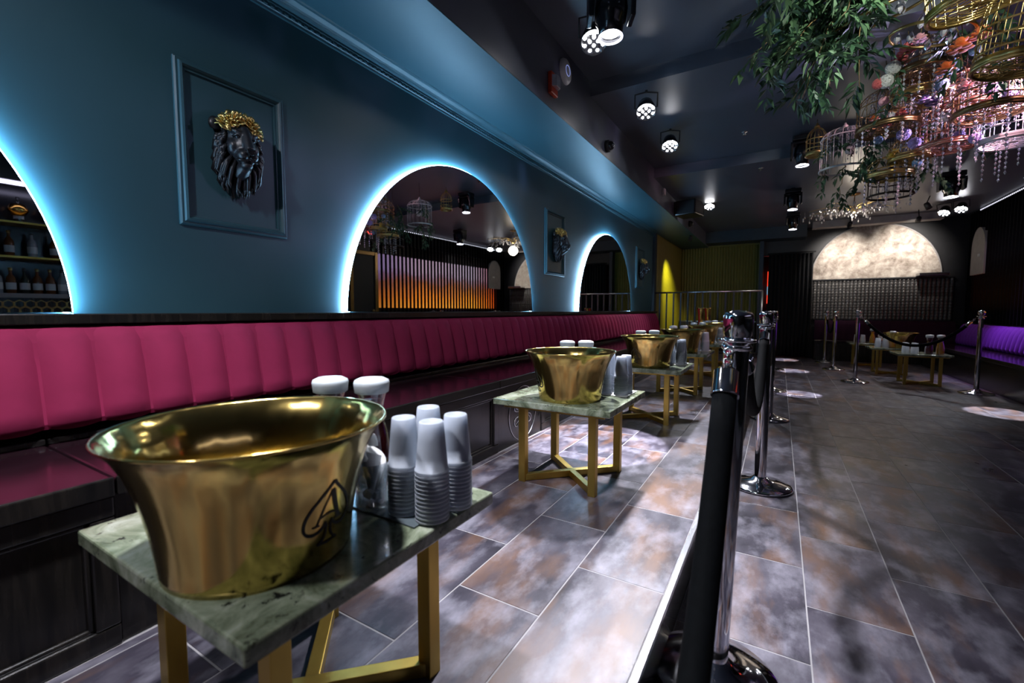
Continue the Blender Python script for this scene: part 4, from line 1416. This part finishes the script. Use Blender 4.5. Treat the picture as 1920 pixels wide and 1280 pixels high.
ho = hx.build('honeycomb_trim', M['goldleaf'], bb); ho['kind'] = 'stuff'
MB().box(-0.30, -0.02, -1.9, 1.55, 1.545, 1.565).build('shelf', M['goldpaint'], bb)
MB().box(-0.30, -0.02, -1.9, 1.55, 1.90, 1.92).build('shelf', M['goldpaint'], bb)
led = MB().box(-0.36, -0.31, -2.0, 1.6, 2.285, 2.315).build('light_strip', emit('lilac_strip', (0.72, 0.68, 1.0), 5.0), bb)
MB().box(-0.40, 0.0, -2.0, 1.6, 2.315, 2.42).build('canopy', M['brownwall'], bb)
pn = MB()
for k in range(14):
    pn.lathe([(0.0, 1.99), (0.05, 2.0), (0.085, 2.05), (0.06, 2.11), (0.0, 2.13)], 14, c=(-0.16, -1.7 + k * 0.24, 0))
gl = pn.build('amber_glass', m_gold('amber_glass', (0.55, 0.30, 0.07), 0.2, 0.1), bb); gl['kind'] = 'stuff'
bott_m = [plain('amber_bottle_glass', (0.16, 0.05, 0.012), 0.08, 0, 0.2, 8, 0), plain('dark_bottle_glass', (0.015, 0.02, 0.015), 0.08, 0, 0.2, 8, 0), plain('clear_bottle_glass', (0.42, 0.45, 0.48), 0.06, 0.2, 0.2, 8, 0)]
def bottle(kind):
    t = thing('liquor_bottle', '', 'bottle', (0, 0, 0), 0, 'bottles on the back bar')
    MB().lathe([(0, 0), (0.036, 0), (0.038, 0.006), (0.038, 0.15), (0.033, 0.175), (0.014, 0.205), (0.012, 0.255), (0.015, 0.258), (0.015, 0.268), (0, 0.268)], 16).build('glass', bott_m[kind], t)
    MB().lathe([(0.0385, 0.045), (0.0388, 0.046), (0.0388, 0.115), (0.0385, 0.116)], 16).build('paper_label', M['paper'], t)
    MB().lathe([(0.0155, 0.245), (0.0155, 0.272), (0, 0.273)], 10).build('cap', M['goldleaf'] if kind == 0 else M['black'], t)
    return t
protos = [bottle(0), bottle(1), bottle(2)]
kn = ['amber', 'dark green', 'clear']
rb = random.Random(11)
for row, (z, n, xb) in enumerate(((1.175, 26, -0.20), (1.565, 15, -0.15), (1.92, 8, -0.15))):
    for i in range(n):
        k = rb.randrange(3)
        y = 0.10 + i * (2.55 / n) + 0.05 + (0.0 if row else 0.0)
        place(protos[k], (XR + xb + 0.03 * rb.random(), y, z), rb.random() * 6, '%s liquor bottle standing on the back bar %s seen in the left mirror' % (kn[k], ['counter', 'lower shelf', 'upper shelf'][row]), '%s bottles on the back bar %s' % (kn[k], ['counter', 'lower shelf', 'upper shelf'][row]))
# door with gilt frame and exit sign
dr = thing('door_1', 'black door in a gilt frame reflected in the middle mirror', 'door', (XR, 6.11, 0), 0, None, 'structure')
dl_ = MB().box(0.0, 0.03, -0.27, 0.27, 0, 2.10).build('leaf', M['black'], dr)
fr = MB().box(-0.03, 0.03, -0.35, -0.27, 0, 2.18).box(-0.03, 0.03, 0.27, 0.35, 0, 2.18).box(-0.03, 0.03, -0.27, 0.27, 2.10, 2.18)
fr.build('door_frame', M['bronze'], dr, bevel=0.01)
MB().ball((-0.03, 0.21, 1.0), 0.03, 12, 8).build('door_knob', M['goldleaf'], dl_)
ex = thing('exit_sign', 'red lit EXIT sign above the door, reflected in the middle mirror', 'sign', (XR - 0.06, 6.12, 2.56))
MB().box(-0.02, 0.02, -0.16, 0.16, -0.09, 0.09).build('box', M['black'], ex, bevel=0.004)
def letters(text, h, mat, parent, fn, depth=0.004, name='lettering'):
    cu_ = bpy.data.curves.new('t', 'FONT'); cu_.body = text; cu_.size = h; cu_.align_x = 'CENTER'; cu_.align_y = 'CENTER'; cu_.extrude = depth
    o = bpy.data.objects.new('t', cu_); COL.objects.link(o)
    dg = bpy.context.evaluated_depsgraph_get()
    me = bpy.data.meshes.new_from_object(o.evaluated_get(dg))
    bpy.data.objects.remove(o)
    me.name = name
    for v in me.vertices: v.co = Vector(fn(*v.co))
    me.materials.clear(); me.materials.append(mat)
    o = bpy.data.objects.new(name, me); COL.objects.link(o); o.parent = parent
    return o
letters('EXIT', 0.17, emit('exit_red', (1.0, 0.05, 0.02), 3.0), ex, lambda x, y, z: (-0.022 - z, -x, y))
# dotted light line under the ceiling of the slatted wall
ll = thing('light_line', 'dotted white light line along the top of the slatted wall', 'light strip', (XR - 0.07, 8.8, 2.70))
MB().box(0.0, 0.02, -2.0, 2.0, 0.0, 0.025).build('rail', M['black'], ll)
lm = MB()
for k in range(66):
    lm.box(-0.006, 0.0, -1.98 + k * 0.06, -1.96 + k * 0.06, 0.005, 0.020)
lo = lm.build('diodes', emit('diode_white', (0.85, 0.85, 1.0), 1.6), ll); lo['kind'] = 'stuff'
# ================================================================ HANGING GARDEN OF BIRDCAGES
def leaf_quad(mb, p, d, n, L, W):
    d = d.normalized(); s = d.cross(n)
    if s.length < 1e-4: s = d.orthogonal()
    s.normalize(); up = s.cross(d)
    a = p; b = p + d * L * 0.45 + s * W + up * 0.006; c = p + d * L - up * 0.012; e = p + d * L * 0.45 - s * W + up * 0.006; m = p + d * L * 0.5 - up * 0.004
    mb.add([a, b, c, e, m], [(0, 1, 4), (1, 2, 4), (2, 3, 4), (3, 0, 4)], False)
def branch(p0, p1, label, dens=1.0, mat='leaf', seed=0, droop=0.10, L=0.095):
    rr = random.Random(seed)
    P0, P1 = Vector(p0), Vector(p1)
    t = thing('leafy_branch', label, 'foliage', tuple(P0), 0, 'leafy branches above the birdcages')
    d = P1 - P0
    N = 12
    pts = []
    for i in range(N + 1):
        s = i / N
        q = d * s + Vector((0, 0, 0.06 * math.sin(PI * s) - droop * s * s)) + Vector((rr.uniform(-1, 1), rr.uniform(-1, 1), rr.uniform(-1, 1))) * 0.008
        pts.append(q)
    MB().tube(pts, [0.006 * (1 - 0.7 * i / N) for i in range(N + 1)], 5).build('stem', M['stem'], t)
    lv = MB()
    ntw = max(4, int(d.length * 11 * dens))
    for k in range(ntw):
        s = 0.08 + 0.92 * (k + rr.random() * 0.6) / ntw
        i = min(N - 1, int(s * N)); f = s * N - i
        b = pts[i].lerp(pts[i + 1], min(1, f))
        dirn = (d.normalized() * rr.uniform(0.1, 0.9) + Vector((rr.uniform(-1, 1), rr.uniform(-1, 1), rr.uniform(-1.1, 0.5)))).normalized()
        tl = rr.uniform(0.10, 0.20)
        tw = [b, b + dirn * tl * 0.5, b + dirn * tl + Vector((0, 0, -0.03))]
        lv.tube(tw, [0.0018, 0.0014, 0.0006], 3, cap=False)
        nl = rr.randint(4, 6)
        for j in range(nl):
            u = (j + 0.6) / nl
            q = tw[0].lerp(tw[2], u)
            nrm = Vector((rr.uniform(-0.5, 0.5), rr.uniform(-0.5, 0.5), 1)).normalized()
            sd = dirn.cross(nrm).normalized()
            for sg in (-1, 1):
                ld = dirn * 0.7 + sd * sg * 0.8 + Vector((0, 0, rr.uniform(-0.45, 0.1)))
                leaf_quad(lv, q, ld, nrm, L * rr.uniform(0.75, 1.15), 0.0165 * rr.uniform(0.8, 1.2))
        leaf_quad(lv, tw[2], dirn, Vector((0, 0, 1)), L * 0.8, 0.013)
    o = lv.build('leaves', M[mat], t); o['kind'] = 'stuff'
    return t

def cage(loc, r, h, mat, label, ceil, dome=0.45, nbar=16, crystals=0, base=True, bird=False, tilt=(0, 0), bar=0.0022, rings=(0.0, 0.5), below=9):
    """loc = centre of the floor of the cage"""
    t = thing('birdcage', label, 'birdcage', loc, 0, 'hanging birdcages')
    t.rotation_euler = (tilt[0], tilt[1], 0)
    hs = h * (1 - dome)
    hd = h * dome
    bm_ = MB()
    for k in range(nbar):
        a = 2 * PI * k / nbar
        pts = [(r * math.cos(a), r * math.sin(a), 0), (r * math.cos(a), r * math.sin(a), hs)]
        for i in range(1, 6):
            th = PI / 2 * i / 6
            pts.append((r * math.cos(th) * math.cos(a), r * math.cos(th) * math.sin(a), hs + hd * math.sin(th)))
        pts.append((0.012 * math.cos(a), 0.012 * math.sin(a), h))
        if k < 24:
            MB().tube(pts, bar, 4, cap=False).build('bar', mat, t)
    for f in rings + (1.0,):
        z = hs * f
        rad = 0.005 if f else 0.009
        MB().tube([(r * 1.01 * math.cos(2 * PI * i / 32), r * 1.01 * math.sin(2 * PI * i / 32), z) for i in range(33)], rad, 6, cap=False).build('hoop', mat, t)
    if base:
        MB().lathe([(r * 0.93, -0.003), (r * 1.02, 0.0), (r * 1.05, 0.030), (r * 1.03, 0.031), (r * 0.99, 0.006), (r * 0.93, 0.002), (r * 0.93, -0.003)], 32).build('tray_rim', mat, t)
        gr_ = MB()
        for q in (0.2, 0.4, 0.6, 0.8):
            gr_.tube([(r * q * math.cos(2 * PI * i / 24), r * q * math.sin(2 * PI * i / 24), 0) for i in range(25)], 0.003, 4, cap=False)
        for k in range(18):
            a = 2 * PI * k / 18
            gr_.tube([(0, 0, 0), (r * 0.95 * math.cos(a), r * 0.95 * math.sin(a), 0)], 0.0022, 4, cap=False)
        gr_.build('tray_grid', mat, t)
    tp = MB().lathe([(0.012, h), (0.026, h + 0.004), (0.020, h + 0.022), (0.008, h + 0.030), (0.010, h + 0.040), (0.0, h + 0.048)], 12)
    tp.build('finial', mat, t)
    top = ceil - loc[2]
    MB().tube([(0, 0, h + 0.04), (-tilt[1] * (top - h) * 0.9, tilt[0] * (top - h) * 0.9, top)], 0.0025, 5).build('hanging_wire', M['darkwire'], t)
    rr = random.Random(int(loc[0] * 1000 + loc[1] * 77))
    for k in range(crystals):
        a = rr.random() * 6.28; q = r * 0.85 * math.sqrt(rr.random())
        zt = hs + hd * math.sqrt(max(0, 1 - (q / r) ** 2)) * 0.97
        n = rr.randint(4, 8)
        c = MB()
        for j in range(n):
            zz_ = zt - j * 0.026 - 0.01
            if zz_ < 0.02: break
            c.lathe([(0.0, 0.010), (0.0065, 0.0), (0.0, -0.012)], 5, c=(q * math.cos(a), q * math.sin(a), zz_), smooth=False)
        if c.v:
            co_ = c.build('crystal_strand', M['crystal'], t); co_['kind'] = 'stuff'
    for k in range(below):
        a = 2 * PI * (k + rr.random() * 0.5) / below; q = r * (0.97 if k % 3 else 0.5)
        c = MB()
        for j in range(rr.randint(3, 8)):
            c.lathe([(0.0, 0.014), (0.0095, 0.0), (0.0, -0.016)], 5, c=(q * math.cos(a), q * math.sin(a), -0.018 - j * 0.031), smooth=False)
        co_ = c.build('crystal_strand', M['crystal'], t); co_['kind'] = 'stuff'
    return t
C1, C2, C3 = 2.98, 2.86, 2.74
G, BZ, CP, WM, DW = M['goldleaf'], M['bronze'], M['copper'], M['whitemetal'], M['darkwire']
cage((0.72, 2.88, 2.37), 0.175, 0.44, G, 'large gold birdcage seen from below at the top right edge', C1, nbar=22, crystals=0, tilt=(0.10, -0.12), rings=(0.0, 0.3, 0.6), below=0)
cage((0.90, 3.02, 2.12), 0.155, 0.40, G, 'gold birdcage cut by the right edge, below the largest gold one', C1, nbar=22, tilt=(0.05, 0.1), rings=(0.0, 0.25, 0.5, 0.75), below=0)
cage((0.775, 4.10, 2.60), 0.14, 0.22, BZ, 'bronze birdcage beside the coral and white flowers', C2, nbar=16, crystals=14)
cage((0.79, 4.32, 2.50), 0.19, 0.20, G, 'wide flat gold birdcage above the copper one', C2, nbar=22, dome=0.8, rings=(0.0,))
cage((1.06, 4.62, 2.60), 0.13, 0.24, CP, 'small copper domed birdcage behind the pink lit one', C2, nbar=14, dome=0.6)
cage((0.98, 4.42, 2.16), 0.165, 0.30, CP, 'copper birdcage lit pink in the middle of the cluster', C2, nbar=18, crystals=18)
cage((0.635, 4.34, 2.33), 0.185, 0.30, BZ, 'bronze birdcage full of crystals with a broad hoop', C2, nbar=18, crystals=40)
cage((1.09, 4.04, 2.24), 0.17, 0.24, BZ, 'bronze birdcage to the right of the pink lit copper one', C2, nbar=18, crystals=20)
cage((1.26, 4.26, 2.10), 0.16, 0.32, WM, 'lilac lit birdcage with crystal strands at the right edge', C2, nbar=16, crystals=36)
cage((0.80, 4.54, 2.14), 0.12, 0.18, G, 'small gold birdcage holding yellow flowers', C2, nbar=14, dome=0.6)
cage((0.70, 4.62, 2.05), 0.15, 0.16, G, 'gold tray birdcage just above the dark iron one', C2, nbar=14, dome=0.7)
cage((0.735, 4.75, 1.93), 0.145, 0.20, DW, 'dark iron birdcage hanging lowest in the cluster', C2, nbar=16, crystals=14, base=False, rings=(0.0,), below=0)
cage((0.44, 5.00, 2.25), 0.175, 0.36, WM, 'white wire birdcage with crystals on the left of the cluster', C2, nbar=18, crystals=24, base=False, dome=0.25, rings=(0.0,), below=0)
cage((0.25, 5.38, 2.52), 0.085, 0.26, G, 'small gold birdcage between the moving head and the white cage', C2, nbar=14, rings=(0.0, 0.4), below=0)
cage((1.02, 4.24, 2.36), 0.14, 0.24, CP, 'copper birdcage touching the lilac crystals', C2, nbar=16, crystals=22)
cage((0.90, 4.75, 2.36), 0.14, 0.26, BZ, 'bronze birdcage half hidden at the back of the cluster', C2, nbar=14, crystals=18)
# gold hoops
for (loc, r, tl), l in zip((((0.44, 3.40, 2.70), 0.23, (0.25, -0.2)), ((0.72, 3.7, 2.66), 0.20, (0.1, 0.2))), ('large gold hoop under the leafy branches', 'gold hoop right of the leafy branches')):
    t = thing('gold_hoop', l, 'hoop', loc, 0, 'gold hoops in the hanging garden')
    t.rotation_euler = (tl[0], tl[1], 0)
    MB().tube([(r * math.cos(2 * PI * i / 48), r * math.sin(2 * PI * i / 48), 0) for i in range(49)], 0.009, 8, cap=False).build('ring', G, t)
    for k in range(3):
        a = 2 * PI * k / 3
        MB().tube([(r * math.cos(a), r * math.sin(a), 0), (0.02 * math.cos(a), 0.02 * math.sin(a), 2.98 - loc[2])], 0.002, 4).build('hanging_wire', DW, t)
    for k in range(10):
        a = 2 * PI * k / 10 + 0.2
        q = r * (0.5 + 0.3 * (k % 2))
        MB().lathe([(0.0, 0.03), (0.018, 0.0), (0.014, -0.02), (0.0, -0.036)], 6, c=(q * math.cos(a), q * math.sin(a), 0.04 - 0.03 * (k % 3)), smooth=False).build('crystal_drop', M['crystal'], t)

hub = (0.34, 3.50, 2.88)
tips = [(-0.23, 3.15, 2.62), (-0.19, 3.28, 2.50), (0.06, 3.17, 2.33), (-0.05, 3.00, 2.50), (-0.15, 3.60, 2.66), (0.00, 3.45, 2.40), (0.12, 3.0, 2.44), (0.20, 3.25, 2.36), (0.30, 3.05, 2.52),
        (-0.10, 2.75, 2.72), (0.10, 2.60, 2.72), (0.35, 3.4, 2.42), (0.28, 2.70, 2.66), (-0.26, 2.95, 2.76), (0.05, 3.85, 2.58), (0.18, 3.3, 2.62), (-0.05, 3.25, 2.66), (0.45, 3.0, 2.7), (0.22, 2.85, 2.56)]
words = ['reaching farthest left over the dark ceiling', 'drooping at the lower left', 'hanging lowest in the middle', 'spreading left near the front', 'at the back left', 'hanging under the hub', 'in front of the hub', 'close under the gold hoop', 'beside the gold hoop',
         'at the top edge, left', 'at the top edge, middle', 'by the coral flowers', 'at the top edge, right', 'at the top left corner of the garden', 'behind the hub', 'in the thick of the garden', 'in the middle of the garden, left', 'at the top right beside the gold cage', 'front and centre']
for k, (tp, w) in enumerate(zip(tips, words)):
    st_ = (hub[0] + 0.10 * math.cos(k * 2.4), hub[1] + 0.12 * math.sin(k * 2.4), hub[2] + 0.04)
    branch(st_, tp, 'dark green leafy branch ' + w, 1.25, 'leaf' if k % 3 else 'leafp', k)
low = [((0.62, 4.50, 2.42), (0.50, 4.62, 2.10), 'under the crystal bronze cage'), ((0.84, 4.60, 2.36), (1.00, 4.75, 2.05), 'below the copper cage'), ((0.46, 5.02, 2.30), (0.42, 5.08, 2.02), 'trailing under the white cage'),
       ((0.36, 5.0, 2.60), (0.30, 5.05, 2.20), 'trailing left of the white cage'), ((0.66, 4.0, 2.72), (0.60, 4.1, 2.40), 'among the white flowers'), ((1.10, 4.5, 2.4), (1.24, 4.62, 2.12), 'below the lilac cage'),
       ((0.58, 4.7, 2.5), (0.56, 4.85, 2.1), 'beside the lowest iron cage'), ((0.95, 3.6, 2.70), (1.0, 3.55, 2.36), 'by the orange flowers'), ((1.1, 4.3, 2.75), (1.25, 4.2, 2.45), 'at the right edge'), ((0.85, 3.9, 2.8), (0.90, 3.8, 2.5), 'above the bronze cages')]
for k, (a, b, w) in enumerate(low):
    branch(a, b, 'small leafy sprig ' + w, 1.3, 'leaf', 40 + k, 0.03, 0.07)

def flower(loc, r, kind, label, style='rose'):
    t = thing('flower', label, 'flower', loc, 0, kind + ' flowers in the hanging garden')
    rr = random.Random(int(loc[0] * 991 + loc[2] * 577))
    if style == 'rose':
        for ring, (n, rad, el) in enumerate(((6, 1.0, -20), (5, 0.75, 15), (4, 0.45, 50))):
            for i in range(n):
                a = 2 * PI * i / n + ring * 0.6
                Mr = Matrix.Rotation(a, 3, 'Z') @ Matrix.Rotation(R(90 - 25 * ring), 3, 'Y')
                p = Vector((rad * r * 0.6 * math.cos(a), rad * r * 0.6 * math.sin(a), r * 0.3 * (ring - 1)))
                MB().ball(p, (r * 0.12, r * 0.42, r * 0.46), 8, 6, Mr).build('petal', FL[kind], t)
    else:
        m_ = MB()
        for i in range(34):
            z = 1 - 2 * (i + 0.5) / 34; a = i * 2.4
            q = math.sqrt(1 - z * z)
            p = Vector((q * math.cos(a), q * math.sin(a), z)) * r * 0.8
            Mr = p.to_track_quat('Z', 'Y').to_matrix()
            for k in range(4):
                b = k * PI / 2 + i
                m_.ball(p + Mr @ Vector((0.16 * r * math.cos(b), 0.16 * r * math.sin(b), 0)), (r * 0.20, r * 0.20, r * 0.06), 6, 4, Mr)
        o = m_.build('florets', FL[kind], t); o['kind'] = 'stuff'
        MB().ball((0, 0, 0), r * 0.72, 8, 6).build('core', FL[kind], t)
    MB().tube([(0, 0, 0), (0.01, 0.02, r * 1.6), (0.0, 0.03, r * 3.0)], 0.003, 4).build('stalk', M['stem'], t)
    return t
fls = [((0.640, 4.07, 2.700), 0.055, 'coral', 'rose', 'coral rose on top of the white hydrangeas'), ((0.665, 4.00, 2.735), 0.05, 'coral', 'rose', 'second coral rose beside the topmost one'),
       ((0.600, 4.02, 2.640), 0.05, 'white', 'ball', 'white hydrangea just below the coral roses'), ((0.565, 4.02, 2.560), 0.05, 'white', 'ball', 'white hydrangea beside the coral ball'),
       ((0.625, 4.12, 2.585), 0.045, 'white', 'ball', 'third white hydrangea of the cluster'), ((0.525, 4.02, 2.555), 0.04, 'coral', 'ball', 'round coral flower at the left of the white hydrangeas'),
       ((0.86, 3.72, 2.56), 0.06, 'orange', 'rose', 'upper orange rose below the gold cages'), ((0.83, 3.85, 2.50), 0.05, 'orange', 'rose', 'lower orange rose below the gold cages'), ((0.93, 3.66, 2.58), 0.05, 'orange', 'rose', 'orange rose nearest the right edge'),
       ((0.89, 4.10, 2.60), 0.07, 'blue', 'rose', 'large pale blue rose in the middle'), ((0.87, 4.12, 2.50), 0.05, 'blue', 'ball', 'pale blue hydrangea under the blue rose'),
       ((0.78, 4.02, 2.66), 0.045, 'white', 'ball', 'white hydrangea on the bronze cage'), ((0.86, 4.22, 2.44), 0.05, 'violet', 'rose', 'dark violet rose above the copper cage'),
       ((0.74, 4.40, 2.30), 0.05, 'lilac', 'ball', 'lilac flower left of the copper cage'), ((0.80, 4.38, 2.22), 0.045, 'lilac', 'ball', 'lilac flower below the first lilac one'), ((1.06, 4.32, 2.33), 0.045, 'blue', 'rose', 'blue rose right of the copper cage'),
       ((0.71, 4.50, 2.21), 0.032, 'yellow', 'rose', 'yellow rose over the gold tray'), ((0.69, 4.48, 2.17), 0.032, 'yellow', 'rose', 'yellow rose below the other yellow one'), ((1.02, 4.32, 2.20), 0.045, 'lilac', 'ball', 'lilac hydrangea inside the pink light'),
       ((0.96, 4.0, 2.42), 0.045, 'pink', 'rose', 'pink rose under the orange flowers'), ((1.12, 4.15, 2.44), 0.05, 'lilac', 'ball', 'lilac hydrangea above the lilac cage'), ((0.55, 4.30, 2.42), 0.03, 'orange', 'rose', 'small orange bud in the crystal cage'),
       ((0.74, 4.28, 2.52), 0.03, 'orange', 'rose', 'small orange bud on the flat gold cage'), ((1.02, 3.95, 2.52), 0.05, 'white', 'ball', 'white hydrangea near the right edge'), ((0.70, 3.86, 2.72), 0.04, 'pink', 'rose', 'pink rose above the bronze cage'),
       ((1.20, 4.10, 2.36), 0.05, 'lilac', 'ball', 'lilac hydrangea at the right edge'), ((0.72, 4.58, 2.14), 0.035, 'yellow', 'rose', 'low yellow rose beside the gold tray'), ((0.60, 4.45, 2.30), 0.035, 'blue', 'ball', 'small blue hydrangea under the bronze hoop')]
extra = [((0.58, 4.16, 2.48), 0.035, 'pink', 'ball', 'small pink flower left of the flat gold cage'), ((0.69, 4.22, 2.40), 0.035, 'coral', 'rose', 'coral rosebud on the crystal bronze cage'), ((0.66, 4.40, 2.45), 0.030, 'white', 'ball', 'white floret in the crystal bronze cage'),
         ((0.93, 4.28, 2.34), 0.040, 'white', 'ball', 'white flower above the copper cage tray'), ((0.98, 4.18, 2.28), 0.035, 'pink', 'ball', 'pink flower on the front of the copper cage'), ((1.08, 4.22, 2.15), 0.04, 'lilac', 'ball', 'lilac flower under the bronze cage at right'),
         ((0.90, 4.05, 2.68), 0.04, 'white', 'ball', 'white flower above the pale blue rose'), ((1.00, 4.02, 2.64), 0.035, 'blue', 'ball', 'small blue flower near the top right'), ((1.14, 4.02, 2.56), 0.045, 'white', 'rose', 'white rose at the right edge of the picture'),
         ((0.84, 4.48, 2.10), 0.035, 'blue', 'ball', 'blue flower below the copper cage'), ((0.76, 4.66, 2.20), 0.03, 'white', 'ball', 'white floret by the small gold cage'), ((0.62, 4.24, 2.34), 0.03, 'coral', 'rose', 'coral bud under the coral ball'),
         ((0.80, 4.16, 2.44), 0.04, 'lilac', 'rose', 'lilac rose left of the dark violet one'), ((1.16, 4.30, 2.28), 0.045, 'violet', 'rose', 'violet rose inside the lilac cage'), ((0.48, 5.02, 2.42), 0.04, 'white', 'ball', 'white flower inside the white wire cage')]
for loc, r, k, s, l in fls + extra:
    flower(loc, r, k, l, s)
# show light on the garden : two small spots fixed to the ceiling
wash_lamp((1.62, 3.7, 2.62), (0.95, 4.35, 2.30), C1, 380, (1.0, 0.52, 0.66), 55, 'small lamp throwing pink light on the birdcages')
wash_lamp((1.9, 4.6, 2.30), (1.1, 4.25, 2.35), C2, 330, (0.66, 0.55, 1.0), 55, 'small lamp throwing lilac light on the birdcages')
wash_lamp((0.9, 2.2, 2.62), (0.35, 3.4, 2.62), C1, 110, (0.95, 1.0, 0.95), 75, 'small lamp lighting the leafy branches')

# ================================================================ CRYSTAL CHANDELIER
ch = thing('chandelier', 'crystal branch chandelier hanging before the plaster arch', 'chandelier', (0.90, 8.45, 2.50))
MB().lathe([(0.0, 0.24), (0.075, 0.24), (0.07, 0.222), (0.03, 0.205), (0.0, 0.20)], 24).build('canopy', M['bronze'], ch)
MB().tube([(0, 0, 0.22), (0, 0, 0.0)], 0.006, 8).build('rod', M['bronze'], ch)
MB().ball((0, 0, 0.10), (0.018, 0.018, 0.03), 10, 8).build('rod_bead', M['crystal'], ch)
MB().lathe([(0.0, 0.02), (0.05, 0.015), (0.06, 0.0), (0.05, -0.03), (0.0, -0.05)], 20).build('hub', M['goldleaf'], ch)
rr = random.Random(9)
for k in range(18):
    a = 2 * PI * k / 18 + rr.uniform(-0.1, 0.1)
    Lh = rr.uniform(0.38, 0.72) if abs(math.cos(a)) > 0.5 else rr.uniform(0.25, 0.45)
    z1 = rr.uniform(-0.06, 0.10)
    pts = [(0.04 * math.cos(a), 0.04 * math.sin(a), 0.0)]
    for i in range(1, 7):
        s = i / 6
        pts.append((Lh * s * math.cos(a + 0.3 * s * (k % 3 - 1)), Lh * s * math.sin(a + 0.3 * s * (k % 3 - 1)), z1 * s + 0.05 * math.sin(PI * s)))
    arm = MB().tube(pts, [0.006, 0.005, 0.005, 0.004, 0.004, 0.003, 0.002], 5).build('arm', M['goldleaf'], ch)
    c = MB()
    for i in range(2, 7):
        for q in range(3):
            p = Vector(pts[i]) + Vector((rr.uniform(-0.05, 0.05), rr.uniform(-0.05, 0.05), -0.02 - 0.028 * q))
            c.lathe([(0.0, 0.024), (0.008, 0.004), (0.010, -0.008), (0.0, -0.022)], 6, c=p, smooth=False)
            c.tube([p + Vector((0, 0, 0.022)), Vector((p.x, p.y, pts[i][2]))], 0.001, 3, cap=False)
    o = c.build('crystal_drops', M['crystal'], arm); o['kind'] = 'stuff'
point('chandelier_bulb', (0.90, 8.45, 2.30), 9, (1.0, 0.87, 0.72), 0.10)
